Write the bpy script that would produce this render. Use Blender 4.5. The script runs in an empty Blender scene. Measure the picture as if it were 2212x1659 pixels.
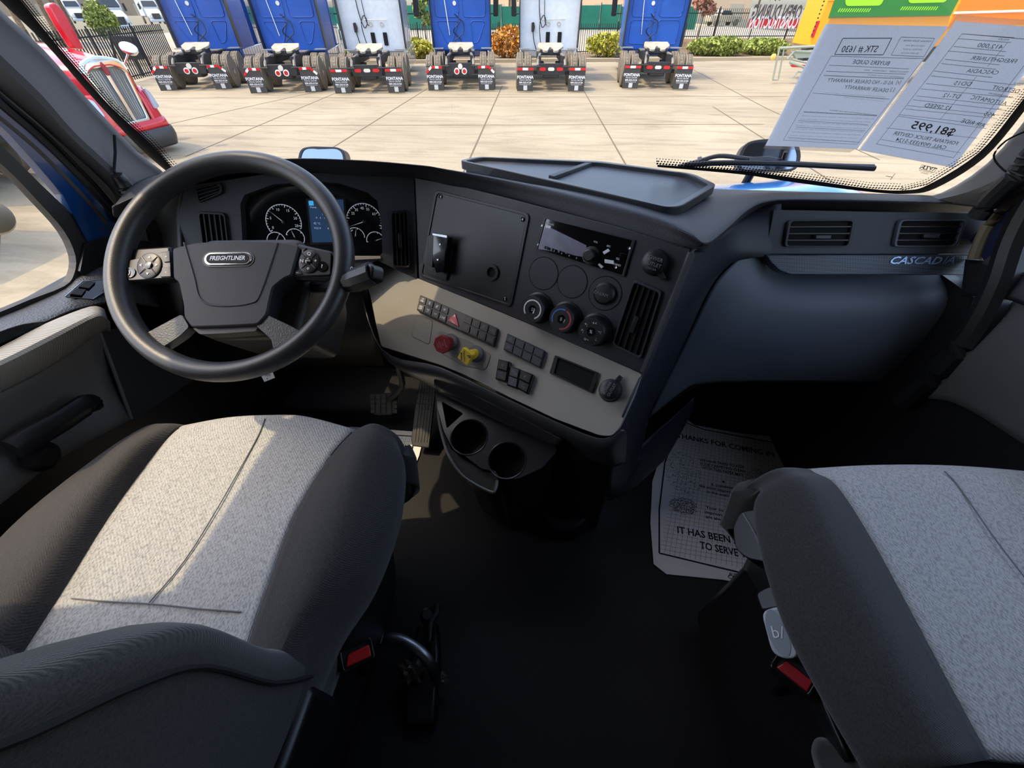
import bpy, bmesh, math, random
from mathutils import Vector, Matrix
random.seed(7)
C = bpy.context.scene.collection
# ---------------------------------------------------------------- camera, sky, sun, exposure
F=860.;P=math.radians(43.6);YAW=math.radians(5.2);CAM=(0.08,0.0,1.25)
cd=bpy.data.cameras.new('camera'); cam=bpy.data.objects.new('camera',cd); C.objects.link(cam)
cd.sensor_fit='HORIZONTAL'; cd.sensor_width=36; cd.lens=36*F/2212; cd.clip_start=.02; cd.clip_end=400
cam.location=CAM; cam.rotation_euler=(math.pi/2-P,0,YAW)
bpy.context.scene.camera=cam
sc=bpy.context.scene
sc.view_settings.view_transform='Standard'; sc.view_settings.look='None'
sc.view_settings.gamma=1; sc.view_settings.use_curve_mapping=False
sc.view_settings.exposure=1.0
SUN=Vector((.52,.14,-1)).normalized()
w=bpy.data.worlds.new('world'); sc.world=w; w.use_nodes=True
nt=w.node_tree; bg=nt.nodes['Background']; sky=nt.nodes.new('ShaderNodeTexSky')
sky.sky_type='NISHITA'; sky.ozone_density=.2; sky.dust_density=2.5; sky.sun_disc=False; sky.sun_elevation=math.asin(-SUN.z); sky.sun_rotation=math.atan2(-SUN.x,-SUN.y)
hs=nt.nodes.new('ShaderNodeHueSaturation'); hs.inputs['Saturation'].default_value=.85; nt.links.new(sky.outputs[0],hs.inputs['Color']); nt.links.new(hs.outputs[0],bg.inputs[0]); bg.inputs[1].default_value=.30
sl=bpy.data.lights.new('sun','SUN'); sl.energy=1.5; sl.angle=.0093; sl.color=(1,.80,.50)
so=bpy.data.objects.new('sun',sl); C.objects.link(so); so.rotation_euler=SUN.to_track_quat('-Z','Y').to_euler(); so.location=(-8,3,14)
# ---------------------------------------------------------------- measuring helpers: where the ray through a pixel meets a real plane
def ray(px,py):
    u=(px-1106)/F; v=(829.5-py)/F
    f=math.cos(P)+v*math.sin(P); z=-math.sin(P)+v*math.cos(P)
    c,s=math.cos(YAW),math.sin(YAW)
    return Vector((c*u-s*f, s*u+c*f, z))
def at(px,py,x=None,y=None,z=None):
    d=ray(px,py)
    t=(x-CAM[0])/d[0] if x is not None else (y-CAM[1])/d[1] if y is not None else (z-CAM[2])/d[2]
    return Vector(CAM)+d*t
class Fr:
    """a plane with its own right (ex), up (ey) and outward (n) axes"""
    def __init__(s,o,n,ex):
        s.o=Vector(o); s.n=Vector(n).normalized()
        ex=Vector(ex); s.ex=(ex-s.n*ex.dot(s.n)).normalized(); s.ey=s.n.cross(s.ex)
    def l(s,px,py,h=0):
        d=ray(px,py); c=Vector(CAM); o=s.o+s.n*h
        q=c+d*((o-c).dot(s.n)/d.dot(s.n))-s.o
        return (q.dot(s.ex),q.dot(s.ey))
    def w(s,a,b,h=0): return s.o+s.ex*a+s.ey*b+s.n*h
    def shift(s,h): return Fr(s.o+s.n*h,s.n,s.ex)
    def L(s,pts,h=0): return [s.l(x,y,h) for x,y in pts]
def plane3(a,b,c,ex=None):
    n=(b-a).cross(c-a)
    if n.dot(Vector(CAM)-a)<0: n=-n
    return Fr(a,n,ex or (b-a))
# ---------------------------------------------------------------- materials
MATS={}
def srgb(c): return tuple(((v/255)/12.92 if v/255<=.04045 else ((v/255+.055)/1.055)**2.4) for v in c)
def mat(name,col,rough=.6,metal=0,bump=0,bscale=400,var=0,vscale=6,col2=None,emit=None,spec=.5,coat=0,trans=0,alpha=1,sheen=0):
    if name in MATS: return MATS[name]
    m=bpy.data.materials.new(name); m.use_nodes=True; n=m.node_tree; b=n.nodes['Principled BSDF']
    c=srgb(col)+(1,)
    b.inputs['Base Color'].default_value=c; b.inputs['Roughness'].default_value=rough; b.inputs['Metallic'].default_value=metal
    b.inputs['Specular IOR Level'].default_value=spec; b.inputs['Coat Weight'].default_value=coat
    b.inputs['Transmission Weight'].default_value=trans; b.inputs['Sheen Weight'].default_value=sheen
    tc=n.nodes.new('ShaderNodeTexCoord')
    if var or col2:
        t=n.nodes.new('ShaderNodeTexNoise'); t.inputs['Scale'].default_value=vscale; t.inputs['Detail'].default_value=5
        n.links.new(tc.outputs['Object'],t.inputs['Vector'])
        r=n.nodes.new('ShaderNodeValToRGB'); r.color_ramp.elements[0].position=.35; r.color_ramp.elements[1].position=.65
        k=1-var
        r.color_ramp.elements[0].color=tuple(v*k for v in c[:3])+(1,)
        r.color_ramp.elements[1].color=(srgb(col2)+(1,)) if col2 else tuple(min(1,v*(1+var)) for v in c[:3])+(1,)
        n.links.new(t.outputs[0],r.inputs[0]); n.links.new(r.outputs[0],b.inputs['Base Color'])
    if bump:
        t=n.nodes.new('ShaderNodeTexNoise'); t.inputs['Scale'].default_value=bscale; t.inputs['Detail'].default_value=2
        n.links.new(tc.outputs['Object'],t.inputs['Vector'])
        u=n.nodes.new('ShaderNodeBump'); u.inputs['Strength'].default_value=bump; u.inputs['Distance'].default_value=.002
        n.links.new(t.outputs[0],u.inputs['Height']); n.links.new(u.outputs[0],b.inputs['Normal'])
    if emit:
        b.inputs['Emission Color'].default_value=srgb(emit[0])+(1,); b.inputs['Emission Strength'].default_value=emit[1]
    MATS[name]=m; return m
def fabric(name,col,dark,scale=900):
    """woven cloth: a fine wave weave with darker specks"""
    m=mat(name,col,.95,sheen=.25,spec=.2); n=m.node_tree; b=n.nodes['Principled BSDF']; tc=n.nodes['Texture Coordinate']
    t=n.nodes.new('ShaderNodeTexNoise'); t.inputs['Scale'].default_value=scale*.5; t.inputs['Detail'].default_value=3
    mp=n.nodes.new('ShaderNodeMapping'); mp.inputs['Scale'].default_value=(1,.45,1); n.links.new(tc.outputs['Object'],mp.inputs[0]); n.links.new(mp.outputs[0],t.inputs[0])
    r=n.nodes.new('ShaderNodeValToRGB'); e=r.color_ramp.elements; e[0].position=.36; e[1].position=.56
    e[0].color=srgb(dark)+(1,); e[1].color=srgb(col)+(1,); n.links.new(t.outputs[0],r.inputs[0]); n.links.new(r.outputs[0],b.inputs['Base Color'])
    wv=n.nodes.new('ShaderNodeTexWave'); wv.inputs['Scale'].default_value=scale*.12; wv.inputs['Distortion'].default_value=1.5; wv.inputs['Detail'].default_value=1; wv.bands_direction='DIAGONAL'
    n.links.new(tc.outputs['Object'],wv.inputs[0])
    ad=n.nodes.new('ShaderNodeMath'); n.links.new(wv.outputs[1],ad.inputs[0]); n.links.new(t.outputs[0],ad.inputs[1])
    u=n.nodes.new('ShaderNodeBump'); u.inputs['Strength'].default_value=.3; u.inputs['Distance'].default_value=.0015
    n.links.new(ad.outputs[0],u.inputs['Height']); n.links.new(u.outputs[0],b.inputs['Normal']); return m
DASH=mat('dark moulded plastic',(50,51,56),.5,bump=.35,bscale=700)
FASC=mat('charcoal fascia plastic',(47,48,54),.5,bump=.12,bscale=900)
BLK=mat('black plastic',(22,22,24),.4)
GLB=mat('gloss black plastic',(9,9,11),.1,coat=.5)
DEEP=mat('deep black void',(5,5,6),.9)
GREY=mat('warm grey plastic',(150,146,137),.6,bump=.25,bscale=600)
GLOVE=mat('blue grey plastic',(97,103,113),.5,bump=.1,bscale=700)
LEATH=mat('black wheel leather',(50,50,51),.36,bump=.15,bscale=900,var=.12,vscale=25)
WORN=mat('worn leather',(58,58,58),.45,bump=.4,bscale=350)
CHR=mat('chrome',(225,228,232),.12,metal=1)
SATIN=mat('satin steel',(170,175,182),.32,metal=1,var=.1)
WHT=mat('white print',(230,232,235),.6)
GRYP=mat('dim grey print',(120,124,130),.6)
RED=mat('red plastic',(196,30,34),.35)
DRED=mat('dark red knob plastic',(140,32,42),.5)
YEL=mat('yellow knob plastic',(228,196,48),.45)
RUB=mat('floor rubber',(21,21,24),.6,bump=.3,bscale=250,var=.15,vscale=5)
DOORG=mat('door panel grey',(112,110,108),.6,bump=.2,bscale=500)
TRIMG=mat('pillar trim',(92,90,90),.65,bump=.15,bscale=500)
BLUE=mat('dark blue truck paint',(14,58,112),.25,coat=.6)
LIGHTF=fabric('light grey seat cloth',(186,185,180),(148,147,145))
DARKF=fabric('charcoal seat cloth',(62,59,58),(46,45,46),1500)
PAPER=mat('white paper',(250,250,250),.8)
INK=mat('black ink',(28,28,32),.8)
CEIL=mat('headliner',(120,118,114),.9)
# ---------------------------------------------------------------- object helpers
def props(o,label=None,cat=None,group=None,kind=None):
    if label:o['label']=label
    if cat:o['category']=cat
    if group:o['group']=group
    if kind:o['kind']=kind
    return o
def wl(o):
    v=Vector((0,0,0))
    while o: v+=o.location; o=o.parent
    return v
def thing(name,label,cat,loc,group=None):
    o=bpy.data.objects.new(name,None); C.objects.link(o); o.location=loc; o.empty_display_size=.05
    return props(o,label,cat,group)
def obj(name,vs,fs,m,parent=None,smooth=False,bevel=0,solid=0,sub=0,off=-1,label=None,kind=None,loc=None,angle=35):
    """vs are world coordinates; the mesh is stored about the parent's (or its own) origin"""
    me=bpy.data.meshes.new(name)
    o=bpy.data.objects.new(name,me); C.objects.link(o)
    if parent: o.parent=parent; base=wl(parent)
    else:
        if loc is None:
            xs=[v[0] for v in vs]; ys=[v[1] for v in vs]; zs=[v[2] for v in vs]
            loc=((min(xs)+max(xs))/2,(min(ys)+max(ys))/2,min(zs))
        base=Vector(loc); o.location=base
    me.from_pydata([tuple(Vector(v)-base) for v in vs],[],fs); me.materials.append(m)
    bm=bmesh.new(); bm.from_mesh(me)
    if not solid: bmesh.ops.recalc_face_normals(bm,faces=bm.faces)
    bm.to_mesh(me); bm.free()
    if solid:
        k=o.modifiers.new('s','SOLIDIFY'); k.thickness=solid; k.offset=off
    if bevel:
        k=o.modifiers.new('b','BEVEL'); k.width=bevel; k.segments=2; k.limit_method='ANGLE'; k.angle_limit=math.radians(40)
    if sub:
        k=o.modifiers.new('u','SUBSURF'); k.levels=sub; k.render_levels=sub
    if smooth or bevel:
        for p in me.polygons: p.use_smooth=True
        if not sub:
            try: me.set_sharp_from_angle(angle=math.radians(angle))
            except Exception: pass
    if label:o['label']=label
    if kind:o['kind']=kind
    return o
def rpoly(pts,r,seg=4):
    """round the corners of a 2D polygon"""
    out=[];n=len(pts)
    for i in range(n):
        p=Vector(pts[i]);a=Vector(pts[i-1]);b=Vector(pts[(i+1)%n])
        rr=r[i] if isinstance(r,(list,tuple)) else r
        if rr<=0: out.append(tuple(p)); continue
        da=(a-p);db=(b-p); ka=min(rr,da.length*.48);kb=min(rr,db.length*.48)
        A=p+da.normalized()*ka;B=p+db.normalized()*kb
        for s in range(seg+1):
            t=s/seg; out.append(tuple(A*(1-t)**2+p*2*t*(1-t)+B*t*t))
    return out
def prismv(fr,poly,h0,h1,taper=0):
    n=len(poly); cx=sum(p[0] for p in poly)/n; cy=sum(p[1] for p in poly)/n
    vs=[fr.w(a,b,h0) for a,b in poly]+[fr.w(cx+(a-cx)*(1-taper),cy+(b-cy)*(1-taper),h1) for a,b in poly]
    fs=[list(range(n))[::-1],[n+i for i in range(n)]]+[[i,(i+1)%n,n+(i+1)%n,n+i] for i in range(n)]
    return vs,fs
def prism(name,fr,poly,h0,h1,m,parent=None,bevel=0,taper=0,**k):
    vs,fs=prismv(fr,poly,h0,h1,taper); return obj(name,vs,fs,m,parent,bevel=bevel,**k)
def ringpr(name,fr,outer,inner,h0,h1,m,parent=None,bevel=0,hi=None,**k):
    n=len(outer); hi=h1 if hi is None else hi
    vs=[fr.w(a,b,h0) for a,b in outer]+[fr.w(a,b,h1) for a,b in outer]+[fr.w(a,b,hi) for a,b in inner]+[fr.w(a,b,h0) for a,b in inner]
    fs=[]
    for i in range(n):
        j=(i+1)%n
        for q in range(4): r=(q+1)%4; fs.append([q*n+i,q*n+j,r*n+j,r*n+i])
    return obj(name,vs,fs,m,parent,bevel=bevel,**k)
def inset(poly,k):
    n=len(poly); cx=sum(p[0] for p in poly)/n; cy=sum(p[1] for p in poly)/n; out=[]
    for a,b in poly:
        d=Vector((a-cx,b-cy)); L=d.length; out.append((cx+d.x*(1-k/L),cy+d.y*(1-k/L)))
    return out
def lathev(fr,c,prof,n=24,sx=1,sy=1):
    vs=[];fs=[]
    for r,h in prof:
        for i in range(n):
            a=2*math.pi*i/n; vs.append(fr.w(c[0]+r*sx*math.cos(a),c[1]+r*sy*math.sin(a),h))
    for k in range(len(prof)-1):
        for i in range(n):
            j=(i+1)%n; fs.append([k*n+i,k*n+j,(k+1)*n+j,(k+1)*n+i])
    fs.append(list(range(n))[::-1]); fs.append([(len(prof)-1)*n+i for i in range(n)])
    return vs,fs
def lathe(name,fr,c,prof,m,parent=None,n=24,**k):
    sx=k.pop('sx',1);sy=k.pop('sy',1)
    vs,fs=lathev(fr,c,prof,n,sx,sy); return obj(name,vs,fs,m,parent,smooth=True,**k)
def annulus(name,fr,c,r0,r1,h0,h1,m,parent,a0=0,a1=360,n=40,**k):
    full=abs(a1-a0)>=360; vs=[];fs=[]; N=n if full else n+1
    for i in range(N):
        a=math.radians(a0+(a1-a0)*i/n); x,y=math.cos(a),math.sin(a)
        vs+=[fr.w(c[0]+r0*x,c[1]+r0*y,h0),fr.w(c[0]+r0*x,c[1]+r0*y,h1),fr.w(c[0]+r1*x,c[1]+r1*y,h1),fr.w(c[0]+r1*x,c[1]+r1*y,h0)]
    for i in range(n if full else n):
        j=(i+1)%N
        for q in range(4): r=(q+1)%4; fs.append([4*i+q,4*j+q,4*j+r,4*i+r])
    if not full: fs+= [[0,1,2,3],[4*n+3,4*n+2,4*n+1,4*n]]
    return obj(name,vs,fs,m,parent,**k)
def smoothpath(pts,seg=6,closed=False):
    pts=[Vector(p) for p in pts]; n=len(pts); out=[]
    rng=range(n) if closed else range(n-1)
    for i in rng:
        p0=pts[i-1] if (closed or i>0) else pts[0]; p1=pts[i]; p2=pts[(i+1)%n]; p3=pts[(i+2)%n] if (closed or i+2<n) else pts[-1]
        for s in range(seg):
            t=s/seg
            out.append(.5*((2*p1)+(p2-p0)*t+(2*p0-5*p1+4*p2-p3)*t*t+(3*p1-p0-3*p2+p3)*t**3))
    if not closed: out.append(pts[-1])
    return out
def tubev(pts,r,n=10,closed=False,flat=1,up=Vector((0,0,1))):
    vs=[];fs=[];N=len(pts)
    for i,p in enumerate(pts):
        a=pts[i-1] if (closed or i>0) else pts[0]; b=pts[(i+1)%N] if (closed or i<N-1) else pts[-1]
        t=(Vector(b)-Vector(a)).normalized(); s=t.cross(up)
        if s.length<.05: s=t.cross(Vector((1,0,0)))
        s.normalize(); u=s.cross(t); rr=r[i] if isinstance(r,(list,tuple)) else r
        for k in range(n):
            q=2*math.pi*k/n; vs.append(Vector(p)+s*rr*math.cos(q)+u*rr*flat*math.sin(q))
    for i in range(N if closed else N-1):
        j=(i+1)%N
        for k in range(n):
            l=(k+1)%n; fs.append([i*n+k,i*n+l,j*n+l,j*n+k])
    if not closed: fs+=[list(range(n))[::-1],[(N-1)*n+k for k in range(n)]]
    return vs,fs
def tube(name,pts,r,m,parent=None,n=10,closed=False,flat=1,up=Vector((0,0,1)),**k):
    vs,fs=tubev(pts,r,n,closed,flat,up); return obj(name,vs,fs,m,parent,smooth=True,**k)
def cr(p0,p1,p2,p3,t): return .5*((2*p1)+(p2-p0)*t+(2*p0-5*p1+4*p2-p3)*t*t+(3*p1-p0-3*p2+p3)*t**3)
def densify(row,seg): return smoothpath(row,seg)
def patchv(rows,su=5,sv=5,lin=False):
    R=[densify(r,su) for r in rows]
    cols=[smoothpath([r[i] for r in R],sv) for i in range(len(R[0]))]
    nu=len(cols);nv=len(cols[0]); vs=[cols[i][j] for j in range(nv) for i in range(nu)]
    fs=[[j*nu+i,j*nu+i+1,(j+1)*nu+i+1,(j+1)*nu+i] for j in range(nv-1) for i in range(nu-1)]
    return vs,fs
def patch(name,rows,m,parent=None,solid=.004,su=5,sv=5,**k):
    vs,fs=patchv(rows,su,sv)
    # orient towards the inside so that the thickness goes behind
    a,b,c=[Vector(vs[i]) for i in fs[len(fs)//2][:3]]
    if (b-a).cross(c-a).dot(Vector(k.pop('toward',CAM))-a)<0: fs=[f[::-1] for f in fs]
    return obj(name,vs,fs,m,parent,smooth=True,solid=solid,**k)
def box(name,fr,c,s,m,parent=None,bevel=0,h0=None,h1=None,**k):
    a,b=s[0]/2,s[1]/2
    return prism(name,fr,[(c[0]-a,c[1]-b),(c[0]+a,c[1]-b),(c[0]+a,c[1]+b),(c[0]-a,c[1]+b)],h0,h1,m,parent,bevel,**k)
def boxw(name,lo,hi,m,parent=None,bevel=0,**k):
    fr=Fr((0,0,0),(0,0,1),(1,0,0)); return prism(name,fr,[(lo[0],lo[1]),(hi[0],lo[1]),(hi[0],hi[1]),(lo[0],hi[1])],lo[2],hi[2],m,parent,bevel,**k)
def merge(parts):
    vs=[];fs=[]
    for v,f in parts:
        k=len(vs); vs+=list(v); fs+=[[i+k for i in q] for q in f]
    return vs,fs
def textv(s,fr,c,size,h=.0004,ang=0,mirror=False,align='CENTER',shear=0,sx=1,bold=0,ext=.0004):
    cu=bpy.data.curves.new('t','FONT'); cu.body=s; cu.size=size; cu.align_x=align; cu.align_y='CENTER'; cu.extrude=0; cu.shear=shear; cu.offset=bold*size; cu.resolution_u=2
    o=bpy.data.objects.new('t',cu); C.objects.link(o); dg=bpy.context.evaluated_depsgraph_get(); dg.update()
    me=bpy.data.meshes.new_from_object(o.evaluated_get(dg)); bpy.data.objects.remove(o); bpy.data.curves.remove(cu)
    ca,sa=math.cos(ang),math.sin(ang); vs=[]
    for v in me.vertices:
        x=v.co.x*sx*(-1 if mirror else 1); y=v.co.y
        vs.append(fr.w(c[0]+x*ca-y*sa,c[1]+x*sa+y*ca,h))
    fs=[list(p.vertices) for p in me.polygons]; bpy.data.meshes.remove(me); return vs,fs
def text(name,items,m,parent):
    vs,fs=merge(items); return obj(name,vs,fs,m,parent)
def copytree(o,parent=None):
    c=o.copy(); C.objects.link(c); c.parent=parent
    for ch in CH.get(o.name,[]): copytree(ch,c)
    return c
CH={}
def index_children():
    CH.clear()
    for o in C.objects:
        if o.parent: CH.setdefault(o.parent.name,[]).append(o)
def struct(o): o['kind']='structure'; return o
# ================================================================= the cab shell
UP=Fr((0,0,0),(0,0,1),(1,0,0))
WS=Fr((0,1.108,.93),(0,-1,-.505),(1,0,0))
struct(boxw('floor',(-1.03,-1.6,-.05),(1.03,1.42,0),RUB,label='black rubber cab floor between the seats'))
struct(boxw('wall_front',(-1.03,1.36,0),(1.03,1.42,.70),BLK))
struct(boxw('wall_back',(-1.03,-1.66,0),(1.03,-1.6,1.8),CEIL))
struct(boxw('ceiling',(-1.05,-1.66,1.72),(1.05,.70,1.78),CEIL))
struct(prism('trim_1',UP,[(-.81,.70),(1.05,.70),(1.05,1.13),(-.40,1.13),(-.44,1.04),(-.57,.98),(-.65,.90)],1.72,1.78,BLUE,bevel=.01))  # unseen roof overhang, added and shaped to keep the sun off the dash
for sx,nm in ((-1,'left'),(1,'right')):
    a,b=sorted((sx*1.0,sx*1.05))
    struct(boxw('wall_'+nm,(a,-1.6,0),(b,.02,1.72),TRIMG))
    a,b=sorted((sx*1.01,sx*1.04))
    struct(boxw('baseboard_'+nm,(a,.02,0),(b,1.36,.79),BLK))
    struct(boxw('trim_'+('3' if sx<0 else '4'),(a,.02,1.70),(b,.70,1.78),TRIMG))
# windshield
ws=thing('window_1','wide laminated windshield with dotted black border','windshield',(0,1.1,.93)); ws['kind']='structure'; del ws['category']; del ws['label']
gm=bpy.data.materials.new('thin glass'); gm.use_nodes=True; n=gm.node_tree; n.nodes.clear()
o_=n.nodes.new('ShaderNodeOutputMaterial'); tr=n.nodes.new('ShaderNodeBsdfTransparent'); gl=n.nodes.new('ShaderNodeBsdfGlossy'); df=n.nodes.new('ShaderNodeBsdfDiffuse')
ge=n.nodes.new('ShaderNodeNewGeometry'); dp=n.nodes.new('ShaderNodeVectorMath'); dp.operation='DOT_PRODUCT'; n.links.new(ge.outputs['Incoming'],dp.inputs[0]); n.links.new(ge.outputs['Normal'],dp.inputs[1])
ab=n.nodes.new('ShaderNodeMath'); ab.operation='ABSOLUTE'; n.links.new(dp.outputs['Value'],ab.inputs[0]); om=n.nodes.new('ShaderNodeMath'); om.operation='SUBTRACT'; om.inputs[0].default_value=1; n.links.new(ab.outputs[0],om.inputs[1])
pw=n.nodes.new('ShaderNodeMath'); pw.operation='POWER'; pw.inputs[1].default_value=5; n.links.new(om.outputs[0],pw.inputs[0]); fz=n.nodes.new('ShaderNodeMath'); fz.operation='MULTIPLY_ADD'; fz.inputs[1].default_value=.7; fz.inputs[2].default_value=.04; n.links.new(pw.outputs[0],fz.inputs[0])
m1=n.nodes.new('ShaderNodeMixShader'); m2=n.nodes.new('ShaderNodeMixShader')
gl.inputs['Roughness'].default_value=.02; df.inputs[0].default_value=(.9,.88,.82,1); m1.inputs[0].default_value=.035
nn=n.nodes.new('ShaderNodeTexNoise'); nn.inputs['Scale'].default_value=3; mr=n.nodes.new('ShaderNodeMapRange'); mr.inputs[1].default_value=.3; mr.inputs[2].default_value=.75; mr.inputs[3].default_value=.01; mr.inputs[4].default_value=.03
n.links.new(nn.outputs[0],mr.inputs[0]); n.links.new(mr.outputs[0],m1.inputs[0])
n.links.new(tr.outputs[0],m1.inputs[1]); n.links.new(df.outputs[0],m1.inputs[2]); n.links.new(fz.outputs[0],m2.inputs[0]); n.links.new(m1.outputs[0],m2.inputs[1]); n.links.new(gl.outputs[0],m2.inputs[2]); n.links.new(m2.outputs[0],o_.inputs[0])
MATS['glass']=gm
def pane(name,fr,poly,parent,h=0): return obj(name,[fr.w(a,b,h) for a,b in poly],[list(range(len(poly)))],gm,parent)
top=WS.l(300,-900)[1]; top=.92
gp=[(-1.02,-.06),(1.02,-.06),(1.0,.1),(.94,1.0),(-.94,1.0),(-1.0,.1)]
pane('glass',WS,gp,ws)
FRIT=mat('black ceramic frit',(14,14,15),.5)
def band(px1,px2,parent,h=.004,name='frit_band'):
    a=smoothpath([Vector(WS.l(*p)+(0,)) for p in px1],5); b=smoothpath([Vector(WS.l(*p)+(0,)) for p in px2],5)
    vs=[WS.w(p.x,p.y,h) for p in a]+[WS.w(p.x,p.y,h) for p in b]; k=len(a)
    obj(name,vs,[[i,i+1,k+i+1,k+i] for i in range(k-1)],FRIT,parent)
def dots(px1,inw,rows,pitch,r0,parent,h=.004):
    pa=[]; path=[Vector(p+(0,)) for p in px1]; tot=0
    pl=[path[0]]
    for i in range(len(path)-1):
        d=path[i+1]-path[i]; L=d.length; s=(-tot)%pitch
        while s<L: pl.append(path[i]+d*(s/L)); s+=pitch
        tot+=L
    for k in range(rows):
        for i,p in enumerate(pl):
            q=p+Vector(inw(p.x,p.y)+(0,))*pitch*(k*.8+.35)+ (pl[min(i+1,len(pl)-1)]-p)*(.5 if k%2 else 0)
            a=WS.l(q.x,q.y); r=(r0*(1-.22*k))
            c=(WS.l(q.x+1,q.y)[0]-a[0])
            vs=[WS.w(a[0]+c*r*math.cos(t),a[1]+c*r*math.sin(t),h) for t in [j*math.pi/3 for j in range(6)]]
            pa.append((vs,[list(range(6))]))
    vs,fs=merge(pa); obj('frit_dots',vs,fs,FRIT,parent,kind='stuff')
L1=[(-60,-70),(0,-4),(100,92),(200,206),(301,315),(366,372)]
L2=[(-14,-76),(44,-6),(146,120),(240,227),(327,308),(380,368)]
band(L1,L2,ws); dots(L2,lambda x,y:(.72,-.69),3,6.2,2.4,ws)
R1=[(1420,358),(1600,374),(1720,392),(1880,412),(1960,416),(2020,404),(2125,338),(2226,218),(2330,80)]
R2=[(1420,353),(1600,366),(1720,382),(1880,405),(1955,408),(2005,396),(2112,328),(2208,212),(2310,80)]
band(R1,R2,ws); dots(R2,lambda x,y:(-.1,-1) if x<1950 else (-.75,-.66),3,6.6,2.6,ws)
# A-pillar covers
def E(pts,**k): return [at(*p,**k) for p in pts]
def onWS(pts,h=.01): return [WS.w(*WS.l(*p),h) for p in pts]
pl=thing('trim_2','x','x',(-.95,1.0,.95)); pl['kind']='structure'; del pl['label']; del pl['category']
e1=onWS([(-160,-190),(-60,-62),(0,8),(100,101),(200,215),(301,322),(368,378),(400,440)])
e2=E([(-170,-60),(-90,30),(0,118),(90,205),(160,285),(230,350),(290,410),(330,470)],x=-.93)
e3=E([(-200,20),(-90,110),(0,196),(90,272),(150,325),(205,375),(246,420),(262,480)],x=-.975)
e1,e2,e3=[Vector((-.93,.72,1.70))]+e1,[Vector((-.95,.66,1.70))]+e2,[Vector((-.99,.58,1.70))]+e3
patch('pillar_cover',[e1,e2,e3],TRIMG,pl,su=3,sv=4)
tube('cover_seam',E([(247,292),(249,330),(246,372),(262,388),(280,402),(296,432)],x=-.925),.0028,DEEP,pl)
tube('grab_handle',smoothpath(E([(252,378),(270,400),(286,430),(292,480),(300,520)],x=-.915),4),[.012+.012*min(1,i/8) for i in range(17)],BLK,pl)
SEAL=mat('weather seal rubber',(44,40,36),.6)
for k,(dx,dy,r,m) in enumerate(((-12,22,.010,SEAL),(-26,40,.007,mat('seal lip',(78,70,58),.6)),(-4,8,.007,BLK))):
    tube('door_seal',smoothpath([at(a+dx,b+dy,x=-.985) for a,b in [(-90,110),(0,196),(90,272),(150,330),(215,398),(262,455),(290,500)]],4),r,m,pl)
pr=thing('trim_5','x','x',(.95,1.0,.95)); pr['kind']='structure'; del pr['label']; del pr['category']
f1=onWS([(2420,-60),(2320,95),(2230,226),(2130,345),(2030,410),(1950,424)])
f2=E([(2480,40),(2380,180),(2280,290),(2180,372),(2090,415),(2000,436)],x=.95)
f3=E([(2560,140),(2440,260),(2330,340),(2240,400),(2170,436),(2150,452)],x=.985)
f1,f2,f3=[Vector((.93,.72,1.70))]+f1,[Vector((.95,.66,1.70))]+f2,[Vector((.99,.58,1.70))]+f3
patch('pillar_cover',[f1,f2,f3],mat('right pillar trim',(110,106,100),.6,bump=.1),pr,su=3,sv=4)
tube('cover_seam',smoothpath(E([(2212,285),(2172,305),(2147,335),(2160,360),(2190,382)],x=.945),4),.0016,DEEP,pr)
tube('grab_handle',smoothpath(E([(2290,270),(2240,322),(2214,352),(2190,385),(2145,428),(2110,470)],x=.955),4),.017,BLK,pr)
tube('door_seal',smoothpath(E([(2300,310),(2220,402),(2170,448),(2130,500),(2105,560)],x=1.0),4),.012,mat('tan seal',(120,106,84),.6),pr)
tube('door_seal',smoothpath(E([(2330,330),(2245,430),(2195,520),(2160,620),(2105,720),(2030,800),(1950,868)],x=.99),4),.026,BLK,pr)
# left door
d1=thing('door_1','x','x',(-1.0,.4,.5)); d1['kind']='structure'; del d1['label']; del d1['category']
obj('painted_frame',E([(-60,170),(0,231),(100,320),(200,420),(262,473),(255,504),(178,532),(117,420),(60,355),(0,290),(-60,235)],x=-1.0),[list(range(11))],BLUE,d1,solid=.02,smooth=False)
patch('frame_backing',[E([(-160,-20),(-60,120),(0,190),(90,268),(150,322),(205,372),(246,418),(300,500)],x=-.999),E([(-160,140),(-60,180),(0,240),(90,322),(150,372),(205,425),(250,474),(300,560)],x=-1.003)],mat('dark seal backing',(34,31,28),.7),d1,su=3,sv=2,solid=.004)
obj('frame_corner',E([(172,524),(262,496),(330,560),(300,640),(205,640),(160,585)],x=-.992),[[0,1,2,3,4,5]],BLK,d1,solid=.015)
sg=[(-160,230),(0,352),(84,437),(139,500),(163,553),(160,592),(139,618),(63,648),(0,674),(-160,735)]
gx=[at(*p,x=-.995) for p in sg]; obj('window_glass',gx,[list(range(len(gx)))],gm,d1)
so_=[(-160,170),(0,312),(88,398),(160,470),(188,530),(186,592),(160,632),(66,666),(0,694),(-160,760)]
v=smoothpath([at(*p,x=-.985) for p in sg],3)+smoothpath([at(*p,x=-.985) for p in so_],3); k=len(v)//2
obj('window_frame',v,[[i,i+1,k+i+1,k+i] for i in range(k-1)],SEAL,d1,solid=.018)
SILL=mat('speckled sill plastic',(58,60,64),.42,bump=.9,bscale=260)
patch('door_sill',[E([(-160,745),(0,684),(70,655),(142,622),(178,590),(250,560),(330,590)],x=-.985),E([(-160,790),(0,728),(80,697),(150,666),(200,652),(260,640),(340,650)],x=-.915),E([(-160,812),(0,742),(85,710),(150,676),(205,660),(262,655),(345,665)],x=-.92)],SILL,d1,su=3)
RIB=mat('ribbed grey armrest plastic',(136,135,130),.55)
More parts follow.
